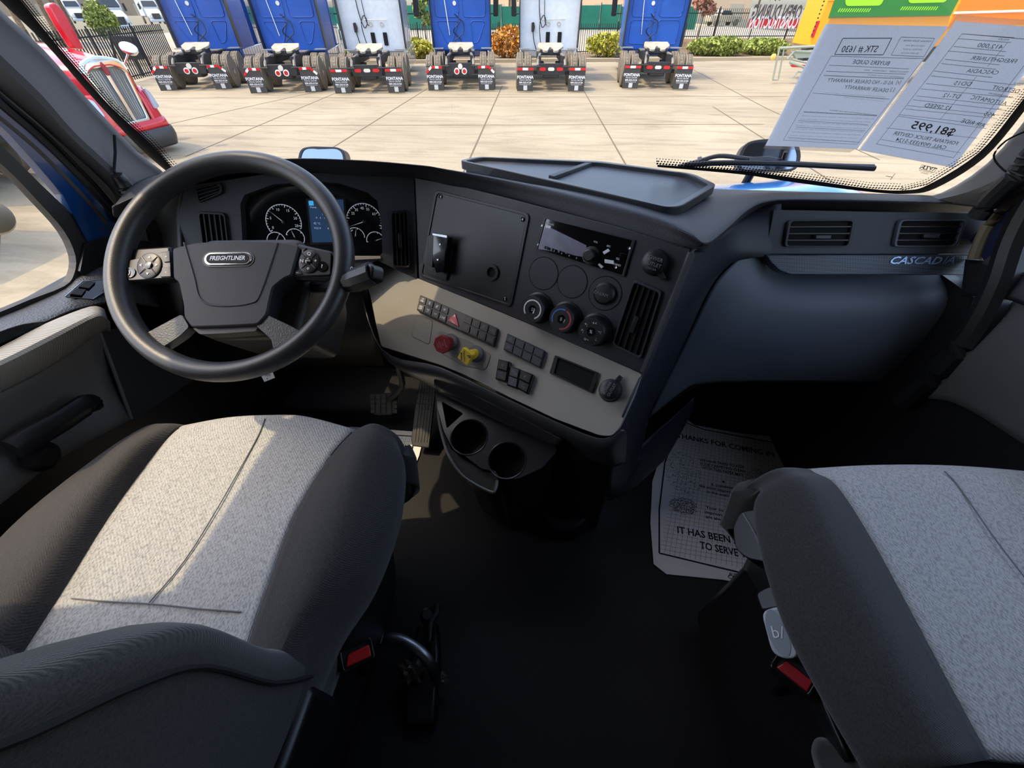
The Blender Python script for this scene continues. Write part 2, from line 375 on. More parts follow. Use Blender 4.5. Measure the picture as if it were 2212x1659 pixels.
n=RIB.node_tree; wv=n.nodes.new('ShaderNodeTexWave'); wv.inputs['Scale'].default_value=62; wv.bands_direction='Y'; tc=n.nodes['Texture Coordinate']; n.links.new(tc.outputs['Object'],wv.inputs[0]); u=n.nodes.new('ShaderNodeBump'); u.inputs['Strength'].default_value=.5; u.inputs['Distance'].default_value=.002; n.links.new(wv.outputs[1],u.inputs['Height']); n.links.new(u.outputs[0],n.nodes['Principled BSDF'].inputs['Normal'])
patch('armrest',[E([(-160,820),(0,750),(100,698),(195,662),(226,668)],x=-.905),E([(-160,860),(0,790),(110,735),(208,684),(233,692)],x=-.85),E([(-160,930),(0,850),(110,792),(215,720),(238,716)],x=-.91)],RIB,d1,su=4)
patch('pull_pocket',[E([(-60,742),(0,716),(50,700),(98,694)],x=-.91),E([(-60,762),(0,738),(60,712),(98,700)],x=-.905)],DEEP,d1,su=3,solid=.002)  # flat black strip painted as the shade of the pull recess
patch('lower_panel',[E([(-160,930),(0,850),(110,792),(215,718)],x=-.93),E([(-160,1050),(0,960),(120,880),(245,810)],x=-.955),E([(-160,1200),(0,1090),(130,990),(282,906)],x=-.94)],DOORG,d1,su=3)
GRL=mat('dark speaker mesh',(52,52,54),.6,bump=1,bscale=900)
obj('speaker_grille',E([(213,716),(300,700),(420,810),(400,830),(286,907)],x=-.945),[[0,1,2,3,4]],GRL,d1,solid=.006)
tube('grille_edge',E([(215,718),(250,812),(284,905)],x=-.94),.004,DOORG,d1)
tube('pull_handle',smoothpath(E([(28,972),(60,950),(130,910),(185,875),(200,880)],x=-.90),4),.016,BLK,d1,flat=1.5)
lathe('handle_mount',Fr(at(75,985,x=-.93),(1,0,0),(0,1,0)),(0,0),[(.028,0),(.03,.02),(.018,.035)],BLK,d1)
sf=plane3(at(140,645,x=-.945),at(232,620,x=-.93),at(215,652,x=-.915))
sp=sf.L([(140,645),(178,612),(234,606),(236,628),(200,650)])
prism('switch_plate',sf,rpoly(sp,.004),0.002,.006,GLB,d1,bevel=.001)
tube('plate_edge',[sf.w(a,b,.006) for a,b in sp],.0012,SATIN,d1,closed=True)
for q in ([(150,642),(162,630),(186,632),(176,645)],[(168,626),(184,614),(206,616),(192,630)]):
    prism('window_switch',sf,rpoly(sf.L(q),.002),.006,.011,BLK,d1,bevel=.001)
# right door
d2=thing('door_2','x','x',(1.0,.4,.5)); d2['kind']='structure'; del d2['label']; del d2['category']
patch('door_panel',[E([(2105,640),(2160,640),(2212,660),(2330,700)],x=1.01),E([(2050,770),(2110,760),(2212,800),(2330,860)],x=.985),E([(1960,860),(2060,870),(2212,960),(2330,1040)],x=1.0)],mat('dark door mesh panel',(78,78,78),.7,bump=1,bscale=700),d2)
patch('door_sill',[E([(2085,560),(2140,566),(2212,585),(2330,640)],x=1.0),E([(2075,640),(2140,640),(2212,660),(2330,720)],x=.985)],BLK,d2)
rs=plane3(at(2125,574,x=.99),at(2192,545,x=1.0),at(2180,590,x=.97))
prism('switch_plate',rs,rs.L([(2126,573),(2160,545),(2192,552),(2184,570),(2150,580)]),0,.008,SATIN,d2,bevel=.001)
obj('window_frame',E([(2115,520),(2160,470),(2330,300),(2360,330),(2230,500),(2160,580)],x=1.02),[[0,1,2,3,4,5]],mat('navy frame paint',(16,28,58),.4),d2,solid=.02)
obj('window_glass',[(1.025,.02,.78),(1.025,.95,.80),(1.025,.85,1.1),(1.025,.62,1.70),(1.025,.02,1.70)],[[0,1,2,3,4]],gm,d2)
# ================================================================= dashboard
db=thing('dashboard','wraparound charcoal and grey truck dashboard below the windshield','dashboard',(0,1.0,.5))
lipb=[(250,470,.90),(420,396,.93),(600,374,.945),(760,378,.945),(898,385,.93),(968,400,.93),(1100,431,.92),(1250,470,.915),(1400,514,.91),(1484,540,.905),(1521,543,.90),(1552,516,.90),(1598,477,.90),(1633,457,.90),(1700,452,.90),(1919,459,.90),(2145,462,.90)]
lipt=[(250,440,.94),(420,372,.985),(600,345,1.0),(760,346,1.0),(900,357,.985),(968,366,.975),(1100,390,.96),(1250,424,.95),(1400,462,.945),(1484,496,.94),(1521,518,.935),(1565,492,.935),(1615,450,.935),(1655,434,.935),(1720,430,.935),(1900,433,.935),(2158,442,.935)]
bx=[-.99,-.85,-.62,-.42,-.28,-.2,-.08,.05,.2,.3,.38,.45,.52,.58,.66,.8,.99]
A1=[at(a,b,z=z) for a,b,z in lipb]; A2=[at(a,b,z=z) for a,b,z in lipt]
AB=[Vector((x,1.105,.915)) for x in bx]
AM=[p.lerp(q,.45)+Vector((0,0,.012 if i<5 else .004)) for i,(p,q) in enumerate(zip(A2,AB))]
A0=[p+Vector((0,.03,-.004)) for p in A1]
DASHT=mat('dash top vinyl',(52,53,58),.5,bump=.6,bscale=550,spec=.35)
patch('dash_top',[A0,A1,[p.lerp(q,.5)+Vector((0,-.004,.002)) for p,q in zip(A1,A2)],A2,AM,AB],DASHT,db,su=6,sv=5,solid=.003,toward=(0,.6,2))
cv=[p+Vector((0,.05,-.003)) for p in A1]; obj('dash_core',cv+[Vector((p.x,p.y+.02,.45)) for p in cv],[[i,i+1,len(cv)+i+1,len(cv)+i] for i in range(len(cv)-1)],DEEP,db,solid=.004)
prism('console_riser',UP,[(.02,.74),(.20,.62),(.30,.64),(.33,.80),(.33,1.2),(-.1,1.2)],0,.46,mat('riser black',(18,18,20),.5),db,bevel=.01)
# storage tray in the top
TP=plane3(at(1000,337,z=.942),at(1545,396,z=.940),at(1465,446,z=.942),Vector((1,0,0)))
t_o=TP.L([(993,343),(1030,335),(1300,345),(1500,372),(1549,395),(1470,443),(1440,444),(1240,398)],.012)
t_o=rpoly(t_o,[.01,.02,.02,.02,.012,.02,.01,.02],4)
ringpr('tray_rim',TP,t_o,inset(t_o,.016),-.012,.009,mat('tray rim plastic',(44,46,50),.35),db,bevel=.002)
prism('tray_floor',TP,inset(t_o,.012),-.02,.0,mat('tray floor plastic',(62,66,74),.38,bump=.15),db)
dv=TP.L([(1185,378),(1275,347),(1285,349),(1197,381)],.008)
prism('tray_divider',TP,dv,0,.008,DASH,db,bevel=.001)
# centre fascia
qA=at(896,384,z=.93);qB=at(1490,541,z=.91);qC=at(1385,805,z=.67)
FA=plane3(qA,qB,qC); 
prism('center_fascia',FA,FA.L([(896,384),(1010,405),(1173,448),(1330,489),(1490,538),(1387,807),(1250,748),(1140,698),(1010,645),(905,602)]),-.03,0,FASC,db,bevel=.0015)
# instrument fascia
PC=plane3(qA,FA.w(*FA.l(903,602)),at(430,400,z=.94),Vector((1,0,0)))
ho=PC.L([(524,530),(519,440),(528,421),(591,398),(686,392),(733,396),(791,414),(815,434),(824,487),(826,546),(820,553),(765,556),(640,556)])
oo=PC.L([(400,640),(385,470),(400,403),(600,372),(700,374),(740,375),(800,379),(894,384),(898,480),(901,603),(868,588),(815,562),(640,640)])
ringpr('instrument_fascia',PC,oo,ho,-.035,0,FASC,db)
hb=[(a,b) for a,b in ho]; cl=PC.shift(-.028)
gmx=mat('instrument face black',(16,17,20),.12,coat=.3)
prism('instrument_cluster',PC,inset(hb,-.002),-.034,-.026,gmx,db)
clp=bpy.data.objects['instrument_cluster']
WL=mat('white dial print',(225,228,232),.5,emit=((190,195,200),.12))
def dial(cx,cy,rp,a0,a1,nums,needle,nt=26,sz=.009):
    f=PC.shift(-.0255); c=f.l(cx,cy); r=f.l(cx+rp,cy)[0]-c[0]
    annulus('dial_arc',f,c,r-.0011,r+.0004,0,.0006,WL,clp,a0,a1)
    it=[]
    for i in range(nt+1):
        a=math.radians(a0+(a1-a0)*i/nt); big=i%5==0; l=.16 if big else .09
        x,y=math.cos(a),math.sin(a); w_=.0009 if big else .0005
        it.append(([f.w(c[0]+r*x-y*w_,c[1]+r*y+x*w_,.0006),f.w(c[0]+r*x+y*w_,c[1]+r*y-x*w_,.0006),f.w(c[0]+r*(1-l)*x+y*w_,c[1]+r*(1-l)*y-x*w_,.0006),f.w(c[0]+r*(1-l)*x-y*w_,c[1]+r*(1-l)*y+x*w_,.0006)],[[0,1,2,3]]))
    for s,a in nums:
        a=math.radians(a); it.append(textv(s,f,(c[0]+r*.73*math.cos(a),c[1]+r*.73*math.sin(a)),sz,.0006))
    text('dial_print',it,WL,clp)
    a=math.radians(needle); x,y=math.cos(a),math.sin(a)
    obj('needle',[f.w(c[0]+y*.0009,c[1]-x*.0009,.003),f.w(c[0]-y*.0009,c[1]+x*.0009,.003),f.w(c[0]+x*r*.9,c[1]+y*r*.9,.003)],[[0,1,2]],WL,clp,solid=.0006)
    lathe('needle_cap',f,c,[(r*.1,0),(r*.1,.004),(r*.05,.005)],BLK,clp,n=12)
dial(613,480,38,215,-20,[('0',208),('5',165),('10',110),('15',65),('20',20),('25',-14)],140)
dial(787,479,38,215,-20,[('25',145),('35',122),('45',95),('55',70),('65',38)],200)
dial(597,521,20,180,-10,[],60,8)
dial(638,514,20,160,-30,[],110,8)
dial(768,512,20,190,0,[],80,8)
dial(811,520,19,190,0,[],20,8)
f=PC.shift(-.0258)
sc_=f.L([(665,433),(742,431),(748,522),(675,524)])
prism('display_screen',f,rpoly(sc_,.002),0,.0012,mat('display glass',(34,52,76),.12,emit=((38,62,92),.35)),clp)
ringpr('screen_bezel',f,f.L([(661,429),(746,427),(753,527),(671,529)]),sc_,0,.003,BLK,clp)
DT=mat('display print',(150,170,190),.5,emit=((150,170,190),.4))
def T(f,s,px,py,size,**k): 
    c=f.l(px,py); return textv(s,f,c,size,k.pop('h',.0016),**k)
text('screen_text',[T(f,'Home',677,448,.006),T(f,'Trip',704,454,.008),T(f,'0    5    10',694,471,.006),T(f,'42 °C',685,483,.007),T(f,'14.2 V',686,493,.007),T(f,'412,12',716,494,.007),T(f,'|''|''|''|''|''|''|''|''|',700,463,.004)],DT,clp)
prism('screen_icon',f,f.L([(667,434),(677,434),(678,444),(668,444)]),.0012,.0018,mat('icon blue',(60,150,200),.4,emit=((60,150,200),.5)),clp)
prism('cluster_sill',PC,PC.L([(640,556),(765,553),(822,553),(824,559),(766,562),(640,566)]),-.01,.004,mat('lit sill grey',(150,146,136),.5),db,bevel=.001)  # sill below the cluster in one even grey
patch('end_cap',[[PC.w(*PC.l(400,400),-.002),at(330,430,y=.90),at(262,500,y=.82)],[PC.w(*PC.l(388,470),-.002),at(320,520,y=.89),at(235,600,y=.78)],[PC.w(*PC.l(395,640),-.002),at(330,650,y=.88),at(235,720,y=.74)],[at(400,830,y=.84),at(330,830,y=.78),at(270,850,y=.70)]],mat('end cap plastic',(44,43,44),.5,bump=.15),db)
patch('end_cap',[[at(2132,461,y=.955),at(2170,452,y=.95),at(2230,470,y=.92)],[at(2112,550,y=.96),at(2150,560,y=.96),at(2200,600,y=.93)],[at(2070,680,y=.98),at(2120,690,y=.98),at(2170,720,y=.95)],[at(1940,830,y=1.0),at(2010,830,y=1.0),at(2080,850,y=.98)]],MATS['end cap plastic'],db)
# ---- air vents
def vent(name,fr,q,nb,vertical,ridge=.004,tab=None,rim=.006,slatm=BLK,rimm=BLK,lab=None):
    o=rpoly(fr.L(q),.008,3)
    v=ringpr(name,fr,o,inset(o,rim),-.002,ridge+.004,rimm,db,bevel=.001)
    prism('vent_shade_plate',fr,inset(o,rim*.7),-.002,.0012,DEEP,v)  # flat black plate paints the darkness inside the vent
    a,b,c,d=[Vector(p+(0,)) for p in fr.L(q)]   # tl tr br bl
    for i in range(nb):
        t=(i+1)/(nb+1)
        if vertical: p=a.lerp(b,t); r=d.lerp(c,t)
        else: p=a.lerp(d,t); r=b.lerp(c,t)
        e=(r-p); s=rim*.8/e.length; p2=p+e*s; r2=r-e*s; w_=Vector((-e.y,e.x,0)).normalized()*.0012
        obj('vent_slat',[fr.w(z.x,z.y,h) for z in (p2+w_,p2-w_,r2-w_,r2+w_) for h in (.001,.0065)],[[0,2,4,6],[1,3,5,7],[0,1,3,2],[4,5,7,6],[2,3,5,4],[0,1,7,6]],slatm,v)
    if tab:
        c=fr.l(*tab); w2,h2=(.004,.018) if vertical else (.016,.004)
        prism('vent_tab',fr,[(c[0]-w2,c[1]-h2),(c[0]+w2,c[1]-h2),(c[0]+w2,c[1]+h2),(c[0]-w2,c[1]+h2)],0.004,.012,BLK,v,bevel=.001)
    return v
vent('air_vent',PC,[(845,457),(881,453),(886,580),(850,578)],3,True,tab=(865,520))
vent('air_vent',PC,[(430,457),(488,460),(500,560),(444,560)],4,True)
vent('air_vent',PC,[(420,408),(480,395),(484,418),(430,440)],3,False)
VENTM=mat('vent slat charcoal',(34,36,42),.5)
vent('air_vent',FA,[(1371,603),(1431,628),(1385,775),(1323,745)],4,True,tab=(1372,700),slatm=BLK,rimm=FASC)
PF=plane3(at(1650,480,y=.95),at(2100,480,y=.95),at(1900,545,y=.925))
prism('passenger_fascia',PF,PF.L([(1672,453),(1919,458),(2143,460),(2133,500),(2117,549),(1652,549)]),-.03,0,FASC,db,bevel=.001)
vent('air_vent',PF,[(1700,476),(1844,475),(1832,533),(1690,533)],3,False,tab=(1772,512),rimm=VENTM)
vent('air_vent',PF,[(1938,475),(2082,475),(2062,533),(1924,533)],3,False,tab=(2003,510),rimm=mat('vent rim blue grey',(62,68,78),.4))
CARB=mat('woven carbon pattern trim',(66,76,88),.4)
n=CARB.node_tree; ck=n.nodes.new('ShaderNodeTexChecker'); ck.inputs['Scale'].default_value=260; ck.inputs['Color1'].default_value=srgb((74,86,98))+(1,); ck.inputs['Color2'].default_value=srgb((46,54,64))+(1,)
mp=n.nodes.new('ShaderNodeMapping'); mp.inputs['Rotation'].default_value=(0,.78,0); n.links.new(n.nodes['Texture Coordinate'].outputs['Object'],mp.inputs[0]); n.links.new(mp.outputs[0],ck.inputs[0]); n.links.new(ck.outputs[0],n.nodes['Principled BSDF'].inputs['Base Color'])
prism('trim_strip',PF,PF.L([(1651,550),(2116,550),(2108,572),(2103,594),(1705,594),(1680,585),(1662,568)]),-.03,.006,CARB,db,bevel=.003)
text('badge_lettering',[T(PF,'CASCAD',1970,563,.022,h=.008,shear=.3,bold=.02,sx=1.22),T(PF,'IA',2042,562,.022,h=.008,shear=.3,sx=1.2)],mat('badge chrome',(170,195,230),.25,metal=.4),db)
db_badge=bpy.data.objects['badge_lettering']
gb=patch('glovebox_door',[ [at(1600,556,y=.925),at(1650,552,y=.945),at(1700,575,y=.965),at(1850,580,y=.965),at(2000,580,y=.965),at(2106,580,y=.965)],
 [at(1545,612,y=.90),at(1600,625,y=.895),at(1680,640,y=.89),at(1820,650,y=.885),at(1980,650,y=.885),at(2083,640,y=.895)],
 [at(1497,705,y=.875),at(1560,705,y=.865),at(1650,720,y=.86),at(1790,725,y=.86),at(1940,725,y=.86),at(2043,700,y=.875)],
 [at(1445,812,y=.86),at(1510,775,y=.86),at(1610,775,y=.86),at(1750,785,y=.86),at(1900,785,y=.86),at(1992,765,y=.885)],
 [at(1400,905,y=.86),at(1468,850,y=.87),at(1520,828,y=.875),at(1700,824,y=.88),at(1880,824,y=.88),at(1945,812,y=.90)]],GLOVE,db,su=5,sv=5)
patch('side_return',[[at(1521,536,z=.905)+Vector((0,.03,0)),at(1590,466,z=.90)+Vector((0,.04,0)),PF.w(*PF.l(1690,440),-.004)],[at(1521,544,z=.90),at(1600,479,z=.895),PF.w(*PF.l(1690,455),-.004)],[FA.w(*FA.l(1492,546)),at(1575,530,y=.90),PF.w(*PF.l(1690,550),-.004)],[FA.w(*FA.l(1460,630)),at(1520,600,y=.87),at(1600,556,y=.93)],
 [FA.w(*FA.l(1432,700)),at(1470,680,y=.85),at(1545,614,y=.905)],[FA.w(*FA.l(1405,760)),at(1445,750,y=.83),at(1499,706,y=.88)],[FA.w(*FA.l(1388,808)),at(1415,830,y=.8),at(1446,815,y=.865)],
 [at(1335,935,z=.56),at(1370,930,y=.75),at(1402,905,y=.865)],[at(1312,1075,z=.18),at(1350,1050,z=.2),at(1385,1000,z=.24)]],mat('side return plastic',(38,41,50),.5,bump=.1),db,su=4,sv=4)
tube('edge_trim',[FA.w(*FA.l(*p),.001) for p in [(1494,546),(1462,628),(1430,705),(1390,803)]],.0075,DASH,db)
patch('under_dash_shade',[[at(1400,905,y=.86),at(1520,828,y=.875),at(1700,824,y=.88),at(1880,824,y=.88),at(1945,812,y=.90)],[Vector((x,1.3,.42)) for x in (.35,.5,.7,.9,1.0)]],DEEP,db)  # deep black sheet paints the dark void below the dash
patch('flank_panel',[[at(1385,958,y=.80),at(1450,905,y=.86),at(1500,860,y=.9)],[at(1345,1015,z=.22),at(1420,960,z=.24),at(1490,900,z=.26)],[at(1312,1082,z=.1),at(1360,1062,z=.1),at(1440,990,z=.1)]],mat('navy flank plastic',(34,40,54),.5),db)
# lower grey switch panel
LP=plane3(FA.w(*FA.l(905,602)),FA.w(*FA.l(1387,807)),at(1300,942,z=.565))
gpx=[(768,556),(818,562),(868,588),(905,602),(1140,698),(1388,808),(1372,850),(1338,925),(1322,942),(1296,941),(1200,905),(1100,858),(1000,808),(950,788),(880,766),(823,748),(812,700),(800,640),(786,600)]
prism('switch_panel',LP,rpoly(LP.L(gpx),.008,3),-.03,0,GREY,db,bevel=.006)
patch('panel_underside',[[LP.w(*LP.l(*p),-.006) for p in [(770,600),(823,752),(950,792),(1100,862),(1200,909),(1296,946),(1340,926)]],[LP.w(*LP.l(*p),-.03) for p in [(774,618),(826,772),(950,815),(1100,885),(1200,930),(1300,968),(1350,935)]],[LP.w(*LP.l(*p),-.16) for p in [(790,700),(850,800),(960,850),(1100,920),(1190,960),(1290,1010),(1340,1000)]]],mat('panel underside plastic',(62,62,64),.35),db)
# blanking plate with mount
bl=FA.L([(942,410),(1146,462),(1106,664),(908,596)])
bo=rpoly(bl,.012,3); ringpr('blanking_bezel',FA,bo,inset(bo,.009),0,.004,BLK,db,bevel=.001)
prism('blanking_plate',FA,inset(bo,.008),-.002,.0015,mat('satin black panel',(34,34,36),.38,var=.06),db); bp=bpy.data.objects['blanking_plate']
for q in ((953,425),(1130,474),(1092,646),(930,580)):
    c=FA.l(*q); lathe('screw',FA,c,[(.005,.001),(.005,.004),(.003,.0045),(.003,.003)],GLB,bp,n=12)
c=FA.l(1064,588); 
annulus('grommet',FA,c,.012,.0195,.001,.007,BLK,bp); lathe('grommet_hole',FA,c,[(.012,.0015),(.012,.002)],DEEP,bp)
mt=thing('phone_mount','black plastic phone mount bracket screwed to the left of the blank panel','mount',tuple(FA.w(*FA.l(950,560))))
mb=rpoly(FA.L([(928,508),(970,514),(980,545),(968,606),(925,590),(917,560)]),.004)
prism('back_plate',FA,mb,.002,.008,BLK,mt,bevel=.001)
prism('cradle_face',FA,rpoly(FA.L([(938,506),(968,512),(960,588),(944,590),(936,560)],.03),.002),.012,.034,GLB,mt,bevel=.002)
prism('side_wing',FA,FA.L([(926,508),(938,506),(934,578),(921,570)],.03),.008,.03,BLK,mt,bevel=.001)
prism('top_lip',FA,FA.L([(936,503),(968,509),(968,515),(936,509)],.036),.03,.04,SATIN,mt,bevel=.001)
for q in ((951,527),(946,560)):
    c=FA.l(*q,.034); lathe('screw',FA.shift(.034),c,[(.0035,0),(.0035,.0015),(.002,.001)],SATIN,mt,n=10)
# radio
ra=thing('car_radio','black single slot car radio with a volume knob and white lettered buttons','radio',tuple(FA.w(*FA.l(1270,530))))
rb=FA.L([(1177,470),(1373,519),(1350,598),(1158,538)])
ringpr('radio_bezel',FA,rb,inset(rb,.006),-.001,.005,BLK,ra,bevel=.001)
prism('radio_face',FA,inset(rb,.005),-.001,.003,mat('glossy radio front',(12,9,14),.08,coat=1),ra); rf=bpy.data.objects['radio_face']
prism('radio_display',FA,FA.L([(1182,488),(1268,530),(1266,556),(1166,538),(1170,505)]),.003,.0035,mat('radio display',(118,116,134),.25,var=.12,vscale=40),rf)
c=FA.l(1278,552); lathe('volume_knob',FA,c,[(.019,.003),(.019,.006),(.013,.007),(.0125,.02),(.010,.022)],BLK,ra)
for i in range(6):
    x=1183+i*16; y=534+i*5.2; prism('preset_button',FA,FA.L([(x-6,y-3),(x+6,y+1),(x+5,y+7),(x-7,y+3)],.004),.003,.0048,GLB,ra)
text('radio_print',[T(FA,t,1183+i*16,537+i*5.2,.0055,h=.0052,ang=-.0) for i,t in enumerate('123456')]+[T(FA,'Bluetooth',1187,483,.0065,h=.004),T(FA,'VOL',1288,523,.005,h=.004),T(FA,'SRC',1316,532,.005,h=.004),T(FA,'SEEK',1338,560,.006,h=.004),T(FA,'BAND',1334,572,.006,h=.004)],WHT,ra); bpy.data.objects['radio_print']['kind']='stuff'
for q in ([(1302,544),(1314,537),(1318,542),(1305,550)],[(1306,560),(1326,563),(1326,571),(1306,568)],[(1294,568),(1304,576),(1299,580),(1292,572)]):
    prism('white_key',FA,FA.L(q,.004),.003,.005,WHT,ra,bevel=.0005)
prism('white_key',FA,FA.L([(1180,486),(1190,488),(1189,494),(1179,492)],.004),.003,.0045,WHT,ra)
prism('usb_door',FA,rpoly(FA.L([(1341,546),(1354,549),(1349,573),(1336,570)],.003),.001),.003,.006,GLB,ra,bevel=.0005)
for q in ((1172,487),(1360,536),(1331,577),(1163,527)):
    lathe('screw',FA,FA.l(*q),[(.003,.004),(.003,.0055),(.0018,.005)],SATIN,ra,n=10)
# round blanks, knobs
for q,r in (((1174,591),31),((1236,609),32),((1307,634),35)):
    c=FA.l(*q); rr=FA.l(q[0]+r,q[1]+r*.27)[0]-c[0]
    annulus('gauge_blank_ring',FA,c,rr-.0012,rr+.0006,-.001,.0006,DEEP,db)
    lathe('gauge_blank',FA,c,[(rr-.0012,-.001),(rr-.0012,.0012)],FASC,db)
c=FA.l(1307,634); lathe('blank_button',FA,c,[(.0235,.001),(.0235,.008),(.019,.012),(.004,.013)],BLK,db)
text('button_print',[T(FA,'ON/AM',1302,634,.010,h=.0135)],GRYP,bpy.data.objects['blank_button'])
def knob(px,py,kind):
    h=.034; c0=FA.l(px+22,py+3); f=FA; c=f.l(px+3,py,h)
    c=((c[0]*.8+c0[0]*.2),(c[1]*.8+c0[1]*.2))
    k=lathe('climate_knob',f,c,[(.037,0),(.037,.004),(.033,.006),(.031,.03),(.0285,.034),(.010,.034),(.009,.0315)],BLK,db)
    g=f.shift(.0341)
    if kind==0: annulus('dial_mark',g,c,.0195,.0225,0,.0006,WHT,k,-60,225)
    if kind==1:
        annulus('dial_mark',g,c,.0205,.0235,0,.0006,mat('mark blue',(70,110,190),.5),k,80,215)
        annulus('dial_mark',g,c,.0205,.0235,0,.0006,mat('mark red',(190,70,76),.5),k,-85,70)
    if kind==2:
        text('dial_print',[textv(s,g,(c[0]+.0195*math.cos(a),c[1]+.0195*math.sin(a)),.010,.0006) for s,a in zip(['+;','+^','~;',';.','o~','^;'],[2.5,1.5,.35,-.6,-1.8,-2.9])],WHT,k)
    lathe('dial_center',g,c,[(.0095,-.002),(.0095,.001),(.006,.0005)],GLB,k)
    text('center_print',[textv('%' if kind==2 else 'S',g,c,.010,.0013)],WHT,k)
    lathe('index_mark',f,(c0[0]-.036 if kind==2 else c0[0]-.026,c0[1]-.026 if kind<2 else c0[1]+.0),[(.0016,0),(.0016,.001)],WHT,k,n=8)
knob(1146,667,0);knob(1208,688,1);knob(1272,715,2)
# power outlets
def outlet(f,q,tq,lab):
    c=f.l(*q,.012); o=thing('power_outlet',lab,'outlet',tuple(f.w(*c)))
    lathe('socket_ring',f,c,[(.026,0),(.026,.004),(.022,.006)],BLK,o)
    lathe('outlet_cap',f,c,[(.0235,.004),(.0245,.01),(.022,.019),(.014,.023),(.004,.024)],BLK,o)
    a=Vector(f.l(*tq,.012)+(0,))-Vector(c+(0,)); a.normalize(); b=Vector((-a.y,a.x,0)); p=Vector(c+(0,))
    pts=[p+a*.018+b*.006,p+a*.038+b*.005,p+a*.038-b*.005,p+a*.018-b*.006]
    prism('cap_tab',f,[(v.x,v.y) for v in pts],.006,.014,BLK,o,bevel=.0015)
    return o,c
o,c=outlet(FA,(1413,567),(1428,594),'round black power outlet cap above the tall centre vent')
text('cap_print',[textv('POWER',FA,(c[0],c[1]+.008),.0095,.0245,ang=-.05),textv('OUTLET',FA,(c[0],c[1]-.003),.0095,.0245,ang=-.05),textv('12V/15A',FA,(c[0],c[1]-.012),.006,.0245)],GRYP,o)
o,c=outlet(LP,(1318,842),(1334,822),'round black power outlet cap on the grey panel corner')
text('cap_print',[textv('POWER',LP,(c[0]-.005,c[1]),.0085,.0245,ang=1.5),textv('OUTLET',LP,(c[0]+.005,c[1]),.0085,.0245,ang=1.5)],GRYP,o)
# switch banks on the grey panel
def bil(q,u,v):
    a,b,c,d=[Vector(p+(0,)) for p in q]; t=a.lerp(b,u); r=d.lerp(c,u); p=t.lerp(r,v); return (p.x,p.y)
def bank(q,cols,rows,labels,h=.010,skip=(),cm=GLB,key=BLK):
    Q=LP.L(q,h); k=prism('switch_bank',LP,rpoly(Q,.002),0,h,BLK,db,bevel=.001)
    for r in range(rows):
        for cidx in range(cols):
            if (r,cidx) in skip: continue
            u0,u1=(cidx+.05)/cols,(cidx+.95)/cols; v0,v1=(.06,.46) if r==0 else (.54,.94)
            pl_=[bil(Q,u0,v0),bil(Q,u1,v0),bil(Q,u1,v1),bil(Q,u0,v1)]
            prism('switch_button',LP,pl_,h,h+.0025,key,k,bevel=.0006)
            t=labels.get((r,cidx))
            if t:
                ce=bil(Q,(u0+u1)/2,(v0+v1)/2); L=Vector(Q[1]+(0,))-Vector(Q[0]+(0,)); an=math.atan2(L.y,L.x)
                lines=t[0].split('\n'); it=[textv(s,LP,(ce[0]+(.003*(len(lines)-1-2*i))*0,ce[1]+(len(lines)-1-2*i)*t[2]*.45),t[2],h+.0032,ang=an,bold=t[3]) for i,s in enumerate(lines)]
                text('button_print',it,t[1],bpy.data.objects[sorted([o.name for o in k.children])[-1]] if False else k)
    return k,Q
W_=WHT;Gp=GRYP
lab={(0,0):('UP\nDIM',W_,.006,.02),(0,1):('%',W_,.011,.02),(0,2):('#',W_,.012,.02),(0,3):('=',W_,.012,.03),(1,0):('ABC\nOFF',W_,.0065,.02),(1,1):('MIR\nHT',W_,.006,.02),(1,2):('=V',W_,.008,.02),(1,3):('CAB',W_,.008,.02),
 (0,6):('P',Gp,.010,0),(0,7):('@',Gp,.011,0),(0,8):('K',Gp,.012,0),(0,9):('CHAIN\nMODE',Gp,.0045,0),(1,6):('UTILI\nLIGHT',Gp,.005,0),(1,7):('DYN\nSTAB',Gp,.005,0),(1,8):('LOW\nOFF',Gp,.005,0),(1,9):('ENG\nBRAKE',Gp,.005,0)}
k,Q=bank([(908,637),(1076,709),(1066,748),(900,670)],10,2,lab,skip={(0,4),(0,5),(1,4),(1,5)})
tri=[bil(Q,.485,.18),bil(Q,.565,.82),bil(Q,.42,.80)]
prism('hazard_button',LP,rpoly(tri,.002),.010,.0135,RED,k,bevel=.0006)
text('hazard_print',[textv('^',LP,bil(Q,.487,.42),.016,.0139,bold=.03),textv('HAZARD',LP,bil(Q,.487,.72),.0042,.0139,ang=-.35,bold=.02)],WHT,k)
SLATE=mat('slate button plastic',(54,57,64),.4)
bank([(1096,720),(1177,757),(1166,795),(1087,755)],4,2,{(0,0):('K',Gp,.011,0),(1,0):('PARK\nOFF',Gp,.0045,0)},key=SLATE)
